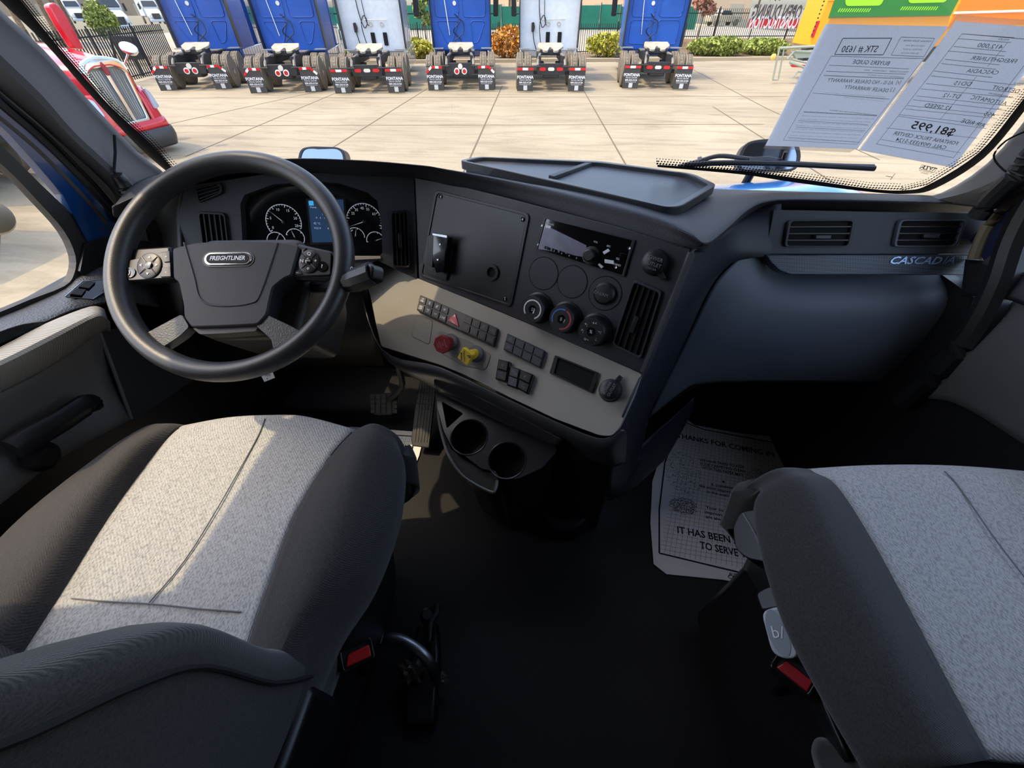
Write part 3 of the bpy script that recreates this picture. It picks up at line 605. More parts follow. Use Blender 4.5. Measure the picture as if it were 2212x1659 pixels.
for i,(q,t) in enumerate((([(1076,775),(1102,781),(1094,827),(1069,819)],('X','DIFF\nLOCK')),([(1101,790),(1124,797),(1117,841),(1094,832)],('5TH','WHEEL\nREL')),([(1124,798),(1153,809),(1139,852),(1116,838)],('E','AIR\nSUSP')))):
    Q=LP.L(q,.014); r=prism('rocker_switch',LP,rpoly(Q,.002),0,.012,GLB,db,bevel=.001)
    prism('rocker_paddle',LP,[bil(Q,u,v) for u,v in ((.1,.06),(.9,.06),(.9,.48),(.1,.48))],.012,.020 if i!=1 else .015,BLK if i!=1 else SLATE,r,bevel=.001)
    prism('rocker_paddle',LP,[bil(Q,u,v) for u,v in ((.1,.52),(.9,.52),(.9,.94),(.1,.94))],.012,.016,BLK if i!=1 else SLATE,r,bevel=.001)
    text('rocker_print',[textv(t[0],LP,bil(Q,.5,.27),.009,.0205 if i!=1 else .0155,ang=-.3)]+[textv(s,LP,bil(Q,.5,.64+.14*j),.0045,.0165,ang=-.3) for j,s in enumerate(t[1].split('\n'))],GRYP,r)
# cubby pocket
Q=LP.L([(1199,767),(1295,806),(1280,850),(1187,806)],.004); Q=rpoly(Q,.003)
k=ringpr('cubby_frame',LP,Q,inset(Q,.010),0,.006,BLK,db,bevel=.001); prism('cubby_shade_plate',LP,inset(Q,.008),0,.0008,DEEP,k)  # black plate inside the frame stands for the shade of the pocket
# round-cornered cover plates
GL2=mat('cover seam',(70,68,64),.7)
for q in ([(900,679),(936,692),(928,746),(889,727)],):
    Q=rpoly(LP.L(q),.010); annul=ringpr('cover_plate_seam',LP,Q,inset(Q,.0012),-.001,.0004,GL2,db); prism('cover_plate',LP,inset(Q,.0013),-.001,.0014,GREY,db,bevel=.0005)
Q=rpoly(LP.L([(905,752),(935,757),(948,772),(925,785),(885,768)]),.006)
# air brake valves
AK=rpoly(LP.L([(948,714),(1010,735),(1062,765),(1050,800),(1000,790),(940,755)]),.012)
prism('valve_plate',LP,AK,-.001,.002,mat('valve plate grey',(128,124,117),.6,bump=.2),db,bevel=.001)
def valve(q,qk,m,sides,lab,lines,pm,ang0,tang):
    c=LP.l(*q); c2=LP.l(*qk,.055); o=thing('brake_valve_knob',lab,'knob',tuple(LP.w(*c)))
    lathe('valve_collar',LP,c,[(.021,0),(.021,.012),(.017,.015)],mat('collar grey',(90,90,92),.5),o)
    ax=(LP.w(c2[0],c2[1],.055)-LP.w(c[0],c[1],.01)).normalized()
    f=Fr(LP.w(*c,.01),ax,LP.ex); H=(LP.w(c2[0],c2[1],.055)-LP.w(c[0],c[1],.01)).length
    lathe('valve_stem',f,(0,0),[(.0125,0),(.0125,.02),(.010,.022),(.013,H-.012)],m,o,n=16)
    R=.0235; a=[(R*math.cos(ang0+2*math.pi*i/sides),R*math.sin(ang0+2*math.pi*i/sides)) for i in range(sides)]
    # the face looks straight at the driver's side camera-ward of the stem
    g=f.shift(H-.012)
    prism('knob_head',g,rpoly(a,.005 if sides==4 else .002),0,.013,m,o,bevel=.002)
    text('knob_print',[textv(s,g,(-y*math.sin(tang)*1.0,y*math.cos(tang)),z,.0135,ang=tang,bold=.02) for s,y,z in lines],pm,o)
valve((976,740),(955,744),DRED,8,'red octagonal trailer air supply knob beside the yellow one',[('TRAILER',.009,.0055),('AIR',.002,.006),('SUPPLY',-.005,.0055),('PUSH',-.011,.0045)],mat('pink print',(200,120,125),.6),.39,-.9)
valve((1030,766),(1005,770),YEL,4,'yellow square parking brake knob',[('P',.010,.014),('PARKING',-.002,.0065),('BRAKE',-.010,.0065)],INK,.55,-1.2)
# ================================================================= steering column and wheel
WC=Vector((-.5086,.650,.8985)); til=.9085; yw=.12
ex=Vector((math.cos(yw),math.sin(yw),0)); fw=Vector((-math.sin(yw),math.cos(yw),0)); ey=fw*math.sin(til)+Vector((0,0,math.cos(til)))
SW=Fr(WC,ex.cross(ey),ex)
st=thing('steering_wheel','black four spoke truck steering wheel with chrome maker badge','steering wheel',tuple(WC))
rim=[SW.w(.211*math.cos(a),.211*math.sin(a),0) for a in [2*math.pi*i/96 for i in range(96)]]
def rimv(R,n=96,k=16):
    vs=[];fs=[]
    for i in range(n):
        a=2*math.pi*i/n
        for j in range(k):
            b=2*math.pi*j/k; r=R+.0185*math.cos(b); vs.append(SW.w(r*math.cos(a),r*math.sin(a),.0205*math.sin(b)))
    for i in range(n):
        for j in range(k): fs.append([i*k+j,i*k+(j+1)%k,((i+1)%n)*k+(j+1)%k,((i+1)%n)*k+j])
    return vs,fs
vs,fs=rimv(.2095); obj('rim',vs,fs,LEATH,st,smooth=True)
h=.008
pad=SW.L([(372,536),(419,524),(513,518),(607,522),(647,532),(629,596),(617,599),(589,621),(576,680),(557,701),(482,705),(413,707),(397,684),(396,659),(385,608),(374,602)],h)
PADM=mat('airbag pad vinyl',(36,38,43),.6,bump=.15,bscale=900)
prism('airbag_pad',SW,rpoly(pad,.006,3),-.03,h,PADM,st,bevel=.008)
ap=bpy.data.objects['airbag_pad']
cb=SW.L([(398,524),(420,600),(430,640),(450,657),(490,661),(540,655),(562,635),(600,525)],h)
vs=[SW.w(a,b,h-.0004) for a,b in smoothpath([Vector(p+(0,)) for p in cb],4) and [(v.x,v.y) for v in smoothpath([Vector(p+(0,)) for p in cb],4)]]
tube('pad_crease',vs,.0022,PADM,ap,n=8)
bd=SW.L([(443,559),(543,559)],h); 
def pill(fr,c,w_,h_,n=10):
    return [(c[0]+(w_-h_)*(1 if i<n else -1)+h_*math.cos(math.pi*(i%n)/(n-1)-math.pi/2+(0 if i<n else math.pi)),c[1]+h_*math.sin(math.pi*(i%n)/(n-1)-math.pi/2+(0 if i<n else math.pi))) for i in range(2*n)]
bc=SW.l(494,560,h); bw=(SW.l(545,560,h)[0]-SW.l(443,560,h)[0])/2
prism('badge_seat',SW,pill(SW,bc,bw*1.1,.0155),h-.001,h+.001,BLK,ap)
prism('badge_rim',SW,pill(SW,bc,bw,.0125),h,h+.003,CHR,ap,bevel=.001)
bdg=prism('badge_field',SW,pill(SW,bc,bw*.90,.0095),h+.002,h+.0038,mat('badge black',(8,9,14),.5,spec=.2),ap)
text('badge_lettering',[textv('FREIGHTLINER',SW,bc,.0118,h+.0042,shear=.2,bold=.02,sx=.84)],mat('bright badge print',(226,230,235),.35),st)
prism('lower_trim',SW,rpoly(SW.L([(413,708),(482,707),(557,703),(552,715),(482,720),(430,722)],0),.004),-.03,-.002,mat('brown grey trim',(74,70,64),.5),st,bevel=.003)
def spoke(name,q,h0,h1,m,lab=None): return prism(name,SW,rpoly(SW.L(q,(h0+h1)/2+.004),.006,3),h0,h1,m,st,bevel=.006,label=lab)
spoke('spoke',[(398,680),(415,708),(395,728),(345,760),(310,752),(288,735),(320,722)],-.016,.004,WORN)
spoke('spoke',[(577,680),(556,705),(590,735),(595,760),(630,748),(662,722),(630,705)],-.016,.004,WORN)
spoke('spoke',[(275,540),(372,534),(376,606),(268,612),(258,600),(258,560)],-.022,-.004,BLK)
spoke('spoke',[(645,528),(722,545),(738,570),(730,600),(716,606),(628,604)],-.022,-.004,BLK)
PODM=mat('button pod grey',(50,51,53),.4)
for q,dc,dr,nm in (([(279,563),(368,541),(371,600),(270,607)],(325,575),26,'l'),([(648,531),(716,546),(714,594),(631,597)],(669,566),23,'r')):
    p_=prism('button_pod',SW,rpoly(SW.L(q,0),.004),-.006,.001,PODM,st,bevel=.001)
    c=SW.l(*dc); r=SW.l(dc[0]+dr,dc[1])[0]-c[0]
    lathe('dial_pad',SW,c,[(r,.001),(r,.003),(r*.9,.004),(r*.3,.003)],BLK,p_,sy=1.15)
    for a in (45,135,225,315):
        x,y=math.cos(math.radians(a)),math.sin(math.radians(a)); tube('pad_divider',[SW.w(c[0]+r*.34*x,c[1]+r*.38*y,.0044),SW.w(c[0]+r*.92*x,c[1]+r*1.05*y,.0044)],.0007,PODM,p_,n=5)
    lathe('pad_center',SW,c,[(r*.3,.003),(r*.3,.005),(r*.2,.0055)],GLB,p_)
    text('pad_print',[textv(s,SW,(c[0]+.64*r*x,c[1]+.72*r*y),.009,.0046,bold=.02) for s,x,y in ((('^',0,.9),('v',0,-1),('<',-1,0),('>',1,0)) if nm=='l' else (('Q',0,1),('o',0,-1),('N',-1,0),('+',1,0)))]+[textv('OK' if nm=='l' else 'RES',SW,c,.005,.006)],WHT,p_)
    qq=((283,590) if nm=='l' else (697,577)); c2=SW.l(*qq); lathe('round_button',SW,c2,[(.010,.001),(.010,.003),(.006,.0025)],GLB,p_)
    text('button_print',[textv(')' if nm=='l' else '?',SW,c2,.010,.0035,bold=.02)],WHT,p_)
    for q2,t in (([(349,546),(366,543),(367,565),(354,566)],'+'),([(350,578),(368,576),(369,597),(346,598)],'-')) if nm=='l' else (([(650,538),(662,535),(655,546),(649,551)],'('),([(634,584),(648,585),(654,592),(632,594)],'~')):
        Q=SW.L(q2,.003); prism('key_button',SW,Q,.001,.003,BLK,p_,bevel=.0005); text('button_print',[textv(t,SW,(sum(a for a,b in Q)/4,sum(b for a,b in Q)/4),.009,.0035)],WHT,p_)
# column and stalk
co=thing('steering_column','dark plastic steering column shroud behind the wheel','steering column',tuple(SW.w(0,-.02,-.2)))
cbk=rpoly([(-.09,.07),(.10,.07),(.12,-.02),(.10,-.13),(-.07,-.13),(-.10,-.02)],.02)
prism('column_shroud',SW,cbk,-.26,-.045,mat('column shroud plastic',(48,45,42),.5,bump=.1),co,bevel=.012,taper=-.05)
lathe('column_neck',SW,(0,0),[(.05,-.05),(.045,-.02)],BLK,co)
a=SW.w(.08,-.01,-.10); sk=smoothpath([a,at(745,612,z=.87),at(772,604,z=.885),at(806,590,z=.90)],4)
STK=thing('shift_stalk','black shift and wiper stalk right of the steering wheel','stalk',tuple(a))
tube('stalk_arm',sk,[.011+.010*min(1,i/7) for i in range(len(sk))],BLK,STK)
sf2=plane3(at(762,610,z=.875),at(812,590,z=.905),at(790,635,z=.87))
prism('stalk_grip',sf2,rpoly(sf2.L([(762,586),(806,570),(813,580),(810,605),(780,622),(760,616)]),.006),-.02,.008,BLK,STK,bevel=.004)
tube('grip_ridge',[sf2.w(*sf2.l(770,600),.009),sf2.w(*sf2.l(806,584),.009)],.0015,GLB,STK)
text('grip_print',[T(sf2,'O',768,583,.010,h=.0086),T(sf2,'o ) A W',791,594,.006,h=.0086)],WHT,STK)
lc=thing('column_cover','dark lower dash cover under the steering wheel','cover',(-.45,.9,.55))
patch('knee_panel',[[at(380,560,y=.93),at(520,600,y=.97),at(700,600,y=1.0),at(790,610,y=.98)],[at(390,680,y=.88),at(520,700,y=.9),at(690,690,y=.93),at(812,720,y=.95)],[at(430,760,y=.9),at(540,770,y=.92),at(700,760,y=.95),at(818,750,y=1.0)],[at(440,800,y=1.1),at(540,800,y=1.1),at(700,790,y=1.1),at(830,790,y=1.15)]],mat('knee panel plastic',(40,38,36),.5,bump=.15),lc)
tgp=at(570,810,z=.70); tf=Fr(tgp,(Vector(CAM)-tgp),(1,-.2,0)); tg=thing('key_tag','small white handwritten paper tag hanging below the steering wheel','tag',tuple(tgp))
prism('tag_paper',tf,tf.L([(562,808),(588,801),(594,816),(571,825)]),0,.001,mat('tag paper',(225,222,214),.7),tg)
text('tag_writing',[T(tf,'GJSR',578,810,.006,h=.0015,ang=.25),T(tf,'.',579,813,.02,h=.0015)],INK,tg)
# ================================================================= fitted text: first and last letter given as pixels on a plane
def tfit(s,f,p0,p1,size,h=.0008,bold=0,shear=0,up=None):
    a=Vector(f.l(*p0)+(0,));b=Vector(f.l(*p1)+(0,)); vx=(b-a); L=vx.length; vx.normalize(); vy=Vector((-vx.y,vx.x,0))
    if vy.y<0: vy=-vy
    if up:
        e=Vector(f.l(p0[0]+up[0]*size*640,p0[1]+up[1]*size*640)+(0,))-a; vy=e/size
    cu=bpy.data.curves.new('t','FONT'); cu.body=s; cu.size=1; cu.align_x='CENTER'; cu.align_y='CENTER'; cu.offset=bold; cu.shear=shear; cu.resolution_u=2
    o=bpy.data.objects.new('t',cu); C.objects.link(o); dg=bpy.context.evaluated_depsgraph_get(); dg.update()
    me=bpy.data.meshes.new_from_object(o.evaluated_get(dg)); bpy.data.objects.remove(o); bpy.data.curves.remove(cu)
    xs=[v.co.x for v in me.vertices]; k=L/(max(xs)-min(xs)); m=(max(xs)+min(xs))/2; c=(a+b)/2; vs=[]
    for v in me.vertices:
        p=c+vx*(v.co.x-m)*k+vy*v.co.y*size; vs.append(f.w(p.x,p.y,h))
    fs=[list(p.vertices) for p in me.polygons]; bpy.data.meshes.remove(me); return vs,fs
def stroke(f,p0,p1,wd,h=.0007):
    a=Vector(f.l(*p0)+(0,));b=Vector(f.l(*p1)+(0,)); t=(b-a).normalized(); n_=Vector((-t.y,t.x,0))*wd/2
    return [f.w(q.x,q.y,h) for q in (a-n_,b-n_,b+n_,a+n_)],[[0,1,2,3]]
def printed(name,items,m,parent):
    vs,fs=merge(items); return obj(name,vs,fs,m,parent,kind='stuff')
# ================================================================= seats
BLKM=mat('black painted metal',(20,20,22),.35)
SEAM=mat('seat seam thread',(112,112,114),.9)
ds=thing('driver_seat','driver seat with light grey centre cushion half in sunlight','seat',(-.49,.2,0))
def rows(R): return [[at(*q[:2],z=q[2]) for q in r] for r in R]
cen=[[(385,925,.585),(480,908,.588),(570,903,.590),(650,906,.588),(760,935,.585)],
 [(335,980,.60),(440,962,.598),(520,958,.596),(610,964,.598),(715,985,.60)],
 [(240,1110,.60),(345,1105,.595),(440,1103,.592),(540,1103,.595),(640,1103,.60)],
 [(140,1270,.60),(250,1280,.595),(350,1285,.592),(450,1282,.595),(578,1265,.60)],
 [(50,1410,.60),(170,1425,.595),(290,1430,.592),(410,1425,.595),(535,1392,.60)],
 [(-80,1600,.60),(60,1620,.595),(200,1630,.592),(340,1625,.595),(470,1590,.60)]]
def frontdown(r,dy=(.022,.026,.0),dz=(-.02,-.07,-.16)): return [[p+Vector((0,a,b)) for p in r] for a,b in zip(dy,dz)][::-1]
r=rows(cen); fd=frontdown(r[0]); patch('center_cushion',fd+r,LIGHTF,ds,su=5,sv=4,solid=.02)
cc=bpy.data.objects['center_cushion']
lb=[[(385,925,.585),(345,921,.602),(303,928,.58)],[(335,980,.60),(275,968,.632),(212,985,.585)],[(240,1110,.60),(155,1100,.635),(55,1108,.59)],[(140,1270,.60),(40,1260,.635),(-75,1240,.59)],[(50,1410,.60),(-70,1400,.635),(-210,1370,.59)],[(-80,1600,.60),(-200,1580,.635),(-360,1540,.59)]]
r=rows(lb); r=[q+[q[-1]+Vector((-.012,0,-.06)),q[-1]+Vector((0,0,-.16))] for q in r]; patch('side_bolster',frontdown(r[0])+r,DARKF,ds,su=5,sv=4,solid=.02)
rb=[[(760,935,.585),(800,921,.602),(845,942,.575)],[(715,985,.60),(785,962,.632),(858,985,.58)],[(640,1103,.60),(735,1090,.636),(842,1095,.58)],[(578,1265,.60),(680,1245,.636),(785,1235,.585)],[(535,1392,.60),(620,1375,.63),(700,1360,.585)],[(470,1590,.60),(540,1580,.62),(610,1560,.58)]]
r=rows(rb); r=[q+[q[-1]+Vector((.008,0,-.05)),q[-1]+Vector((-.004,0,-.10)),q[-1]+Vector((-.03,0,-.13))] for q in r]; patch('side_bolster',frontdown(r[0])+r,DARKF,ds,su=5,sv=4,solid=.02)
for pth in ([(572,905,.592),(548,960,.5975),(420,1180,.594),(322,1302,.594)],[(155,1293,.5985),(240,1300,.597),(330,1305,.595),(430,1315,.597),(520,1322,.6)]):
    tube('stitch_seam',smoothpath([at(a,b,z=c+.0005) for a,b,c in pth],5),.0011,SEAM,cc,n=6)
for pth in ([(385,925,.585),(335,980,.598),(240,1110,.598),(140,1270,.598),(50,1410,.598)],[(760,935,.585),(715,985,.598),(640,1103,.598),(578,1265,.598),(535,1392,.598)]):
    tube('welt_seam',smoothpath([at(a,b,z=c) for a,b,c in pth],5),.0022,DEEP,ds,n=6)
patch('side_skirt',[[Vector((-.24,.50,.46)),Vector((-.245,.45,.40)),Vector((-.25,.40,.30))],[Vector((-.215,.33,.46)),Vector((-.225,.33,.36)),Vector((-.24,.34,.22))],[Vector((-.23,.13,.46)),Vector((-.235,.14,.34)),Vector((-.25,.16,.18))],[Vector((-.25,-.1,.48)),Vector((-.25,-.1,.34)),Vector((-.26,-.1,.18))]],mat('seat skirt plastic',(26,26,28),.45),ds)
boxw('seat_base',(-.70,-.15,.05),(-.28,.40,.42),BLKM,ds,bevel=.02)
boxw('seat_base',(-.66,.36,.05),(-.32,.46,.50),BLKM,ds,bevel=.03)
rf_=Fr((0,0,.055),(0,0,1),(1,0,0))
def bolt(f,q,par): 
    c=f.l(*q); lathe('bolt',f,c,[(.012,0),(.012,.004),(.008,.009),(.0,.009)] if False else [(.012,0),(.012,.004),(.008,.009)],SATIN if par is ds else SATIN,par,n=12)
prism('slide_rail',rf_,rf_.L([(788,1258),(822,1272),(812,1320),(745,1460),(712,1659),(660,1659),(700,1430)]),-.055,0,BLKM,ds,bevel=.004)
bolt(rf_,(804,1275),ds)
# the backrest: front profile leans back as it rises
prof=[(.16,.45),(.13,.56),(.105,.66),(.094,.80),(.068,.87),(.034,.93),(.012,.98),(-.03,1.05),(-.08,1.12),(-.13,1.14)]
def backrest(par,xs,sgn,dy=0,dz=0):
    """columns run from the rear edge over the bolster to the concave middle; xs = inner edge x, sgn = direction of the seat"""
    cols=[(0.0,-.20),(-.004,-.10),(-.006,-.035),(.0,-.012),(.02,0.),(.07,-.008),(.12,-.045),(.19,-.07),(.30,-.07),(.37,-.05),(.43,-.008),(.50,0),(.53,-.03),(.53,-.20)]
    R=[[Vector((xs+sgn*cx,y+cy+dy,z+dz)) for cx,cy in cols] for y,z in prof]
    patch('backrest',R,DARKF,par,su=4,sv=4,solid=.01)
    b=bpy.data.objects['backrest' if par is ds else 'backrest.001']
    for k,o_ in ((2,.002),(6,.004)):
        tube('backrest_seam',smoothpath([q[k]+Vector((-sgn*o_,.002,0)) for q in R[1:]],4),.003,mat('dark piping',(24,24,26),.8),b,n=6)
backrest(ds,-.222,-1)
boxw('recliner_cover',(-.235,-.1,.40),(-.205,.09,.56),BLKM,ds,bevel=.012)
def buckle(par,lab,c,up,ex_,red):
    o=thing('seat_belt_buckle',lab,'buckle',tuple(c)); f=Fr(c,up,ex_)
    prism('buckle_shell',f,rpoly([(-.026,-.017),(.026,-.017),(.026,.017),(-.026,.017)],.007,3),-.09,0,BLK,o,bevel=.004)
    ringpr('buckle_rim',f,rpoly([(-.026,-.017),(.026,-.017),(.026,.017),(-.026,.017)],.006,3),rpoly([(-.022,-.013),(.022,-.013),(.022,.013),(-.022,.013)],.004,3),-.002,.004,GLB,o,bevel=.001)
    prism('release_button',f,[(-.019,-.011),(.021,-.011),(.021,.006),(-.013,.006)],-.002,.003,red,o,bevel=.0015)
    tube('buckle_stalk',[f.w(0,0,-.08),f.w(0,0,-.16)+Vector((0,-.01,-.05))],.009,BLKM,o)
c=at(771,1414,z=.47); buckle(ds,'seat belt buckle with red button beside the driver seat',c,(Vector(CAM)-c)*1.0+Vector((0,.0,.2)),(.8,.45,0),RED)
# passenger seat
ps=thing('passenger_seat','passenger seat with blue grey light cushion wholly in shade','seat',(.75,.2,0))
Z=.655
cen=[[(1762,1022,Z-.015),(1900,1014,Z-.01),(2060,1014,Z-.01),(2212,1024,Z-.01),(2360,1040,Z-.015)],
 [(1808,1050,Z),(1950,1048,Z-.004),(2090,1050,Z-.004),(2240,1058,Z-.004),(2400,1080,Z)],
 [(1880,1160,Z),(2030,1165,Z-.006),(2180,1170,Z-.008),(2340,1180,Z-.006),(2530,1200,Z)],
 [(1962,1310,Z),(2130,1320,Z-.006),(2300,1330,Z-.008),(2480,1340,Z-.006),(2700,1360,Z)],
 [(2050,1475,Z),(2240,1490,Z-.006),(2430,1500,Z-.008),(2630,1510,Z-.006),(2880,1520,Z)],
 [(2140,1640,Z),(2350,1660,Z-.006),(2570,1680,Z-.008),(2800,1700,Z-.006),(3080,1720,Z)]]
r=rows(cen); patch('center_cushion',frontdown(r[0])+r,LIGHTF,ps,su=5,sv=4,solid=.02)
lb=[[(1762,1022,Z-.015),(1700,1021,Z+.0),(1648,1050,Z-.04)],[(1808,1050,Z),(1735,1048,Z+.025),(1634,1090,Z-.04)],[(1880,1160,Z),(1790,1165,Z+.03),(1655,1195,Z-.035)],[(1962,1310,Z),(1865,1320,Z+.03),(1705,1345,Z-.035)],[(2050,1475,Z),(1950,1490,Z+.03),(1785,1500,Z-.035)],[(2140,1640,Z),(2045,1655,Z+.03),(1880,1665,Z-.035)]]
r=rows(lb); r=[q+[q[-1]+Vector((.022,.0,-.045)),q[-1]+Vector((.07,-.01,-.10)),q[-1]+Vector((.12,-.02,-.14))] for q in r]; patch('side_bolster',frontdown(r[0])+r,DARKF,ps,su=5,sv=4,solid=.02)
tube('stitch_seam',smoothpath([at(a,b,z=Z-.003) for a,b in [(2040,1018),(2070,1050),(2150,1165),(2260,1310),(2380,1500)]],4),.0011,SEAM,bpy.data.objects['center_cushion.001'],n=6)
boxw('seat_base',(.54,-.15,.05),(.98,.40,.48),BLKM,ps,bevel=.02)
patch('side_cover',[E([(1638,1165),(1690,1300),(1745,1445),(1830,1640)],z=Z-.11),E([(1600,1240),(1655,1350),(1710,1480),(1790,1680)],z=.33),E([(1615,1280),(1665,1400),(1715,1520),(1780,1700)],z=.18)],mat('seat side cover',(30,30,33),.4),ps)
tube('cover_edge',smoothpath([at(1648,1185,z=.585),at(1664,1230,z=.59),at(1697,1325,z=.60),at(1738,1432,z=.60)],4),.0025,mat('edge highlight plastic',(74,74,78),.3),ps,n=6)  # paler tube paints the highlight along the cover edge
hf=plane3(at(1590,1110,z=.55),at(1640,1105,z=.58),at(1640,1210,z=.56))
prism('armrest_hinge',hf,rpoly(hf.L([(1598,1106),(1636,1099),(1652,1190),(1662,1216),(1612,1206),(1588,1185),(1582,1140)]),.010,3),-.05,0,mat('hinge plastic',(18,18,22),.4),ps,bevel=.006)
tube('hinge_edge',smoothpath([hf.w(*hf.l(*q),.002) for q in [(1606,1110),(1630,1150),(1650,1200)]],4),.0015,SEAM,ps,n=6)
prism('lever_bracket',hf,rpoly(hf.L([(1625,1278),(1650,1262),(1676,1258),(1692,1312),(1640,1322)]),.008,3),-.04,-.004,MATS['hinge plastic'],ps,bevel=.005)
lv=plane3(at(1650,1330,z=.575),at(1716,1310,z=.60),at(1700,1420,z=.565))
prism('recline_lever',lv,rpoly(lv.L([(1645,1322),(1688,1308),(1727,1420),(1695,1424),(1668,1410)]),.010,3),-.015,.004,mat('light lever plastic',(176,182,188),.4),ps,bevel=.004)
rl=bpy.data.objects['recline_lever']
c=lv.l(1680,1366); cx=Vector(lv.l(1690,1395)+(0,))-Vector(lv.l(1670,1335)+(0,)); an=math.atan2(cx.y,cx.x)
vs=[lv.w(c[0]+.030*math.cos(t)*math.cos(an)-.013*math.sin(t)*math.sin(an),c[1]+.030*math.cos(t)*math.sin(an)+.013*math.sin(t)*math.cos(an),.0046) for t in [i*math.pi/16 for i in range(32)]]
obj('lever_dish',vs,[list(range(32))],mat('lever dish',(150,156,163),.35),rl)
text('lever_icon',[textv('b/',lv,c,.022,.0054,ang=-.3)],WHT,rl)
prism('slide_rail',rf_,rf_.L([(1572,1288),(1612,1280),(1680,1440),(1760,1659),(1700,1659),(1640,1450)]),-.055,0,BLKM,ps,bevel=.004)
bolt(rf_,(1584,1297),ps); bolt(rf_,(1604,1366),ps)
backrest(ps,.52,1,-.05,.0)
c=at(1716,1452,z=.555); buckle(ps,'seat belt buckle with dark red button beside the passenger seat',c,(Vector(CAM)-c)+Vector((0,0,.2)),(.7,-.6,0),mat('dark red plastic',(150,26,34),.4))
# ================================================================= floor: paper mats, pedals, loose parts
def papermat(name,lab,outline,border,gridq,texts,prints,z=.006):
    f=Fr((0,0,z),(0,0,1),(1,0,0)); o=thing(name,lab,'floor mat',tuple(at(*outline[0],z=0)))
    poly=f.L(outline); n_=len(poly)
    prism('paper_sheet',f,poly,-.0015,0,PAPER,o)
    it=[stroke(f,border[i],border[(i+1)%len(border)],.005 ,.0008) for i in range(len(border))]
    printed('border_line',it,INK,o)
    a,b,c,d=[Vector(p+(0,)) for p in f.L(gridq)]; it=[]
    for i in range(1,26):
        p=a.lerp(b,i/26);q=d.lerp(c,i/26); t=(q-p).normalized()*.0004; it.append(([f.w(p.x+t.y,p.y-t.x,.0006),f.w(q.x+t.y,q.y-t.x,.0006),f.w(q.x-t.y,q.y+t.x,.0006),f.w(p.x-t.y,p.y+t.x,.0006)],[[0,1,2,3]]))
    for i in range(1,40):
        p=a.lerp(d,i/40);q=b.lerp(c,i/40); t=(q-p).normalized()*.0004; it.append(([f.w(p.x+t.y,p.y-t.x,.0006),f.w(q.x+t.y,q.y-t.x,.0006),f.w(q.x-t.y,q.y+t.x,.0006),f.w(p.x-t.y,p.y+t.x,.0006)],[[0,1,2,3]]))
    printed('grid_lines',it,mat('pale grid ink',(130,132,136),.8),o)
    if texts: printed('lettering',[tfit(s,f,p0,p1,sz,.001,bold=.02) for s,p0,p1,sz in texts],INK,o)
    FM=mat('footprint ink',(90,92,98),.9); 
    for q in prints:
        it=[]; P_=[Vector(f.l(*v)+(0,)) for v in q]; cx=sum(p.x for p in P_)/len(P_); cy=sum(p.y for p in P_)/len(P_)
        rx=max(abs(p.x-cx) for p in P_); ry=max(abs(p.y-cy) for p in P_)
        for k in range(420):
            u,v=random.uniform(-1,1),random.uniform(-1,1)
            if u*u+v*v>1: continue
            x,y=cx+u*rx,cy+v*ry; e=.0022; t=random.random()*3
            it.append(([f.w(x+e*math.cos(t+j*2.1),y+e*math.sin(t+j*2.1),.0009) for j in range(3)],[[0,1,2]]))
        printed('footprint',it,FM,o)
    return o
mo=papermat('paper_floor_mat','printed white paper floor mat thanking customers on the passenger floor',
 [(1476,900),(1500,918),(1600,936),(1708,946),(1722,1040),(1740,1200),(1755,1262),(1652,1267),(1560,1252),(1440,1240),(1412,1218),(1405,1130),(1409,1040),(1430,975)],
 [(1478,912),(1520,928),(1691,960),(1702,1040),(1735,1247),(1640,1247),(1424,1195),(1424,1100),(1436,1000),(1456,945)],
 [(1478,912),(1691,960),(1720,1247),(1424,1195)],
 [('THANKS FOR COMING IN',(1462,941),(1672,983),.034),('WE HAVE TRIED TO KEEP',(1511,994),(1608,1010),.018),('YOUR CARPETING CLEAN',(1511,1002),(1610,1019),.018),('WITH THIS PAPER MAT',(1516,1010),(1606,1028),.018),
  ('A customer is',(1535,1047),(1592,1056),.016),('the most important person',(1510,1049),(1622,1073),.016),('in the world to us.',(1527,1062),(1603,1078),.016),('Your suggestions for',(1524,1096),(1625,1115),.016),('improving our service',(1522,1106),(1630,1126),.016),('are always welcome.',(1524,1116),(1620,1135),.016),
  ('IT HAS BEEN A PLEASURE',(1463,1145),(1700,1190),.034),('TO SERVE YOU',(1512,1178),(1640,1205),.034),('.',(1560,1033),(1566,1035),.06),('.',(1566,1086),(1572,1088),.06)],
 [[(1445,985),(1500,975),(1500,1060),(1448,1060)],[(1450,1075),(1502,1078),(1500,1112),(1455,1110)],[(1620,1012),(1670,1020),(1675,1080),(1625,1080)]])
it=[tfit('AUTO',Fr((0,0,.006),(0,0,1),(1,0,0)),(1574,1240),(1600,1246),.014,.001,bold=.03),tfit('CARE',Fr((0,0,.006),(0,0,1),(1,0,0)),(1572,1246),(1602,1252),.014,.001,bold=.03)]
printed('maker_mark',it,INK,mo)
papermat('paper_floor_mat','printed white paper floor mat mostly hidden beside the driver seat',
 [(640,930),(760,922),(918,934),(905,985),(880,1045),(840,1150),(800,1245),(560,1240)],
 [(650,938),(760,935),(897,943),(884,998),(862,1045),(822,1150),(785,1235),(590,1230)],
 [(660,938),(897,943),(785,1235),(590,1230)],[('COMING IN',(780,950),(886,970),.034)],[[(850,1000),(870,1000),(868,1045),(850,1045)]])
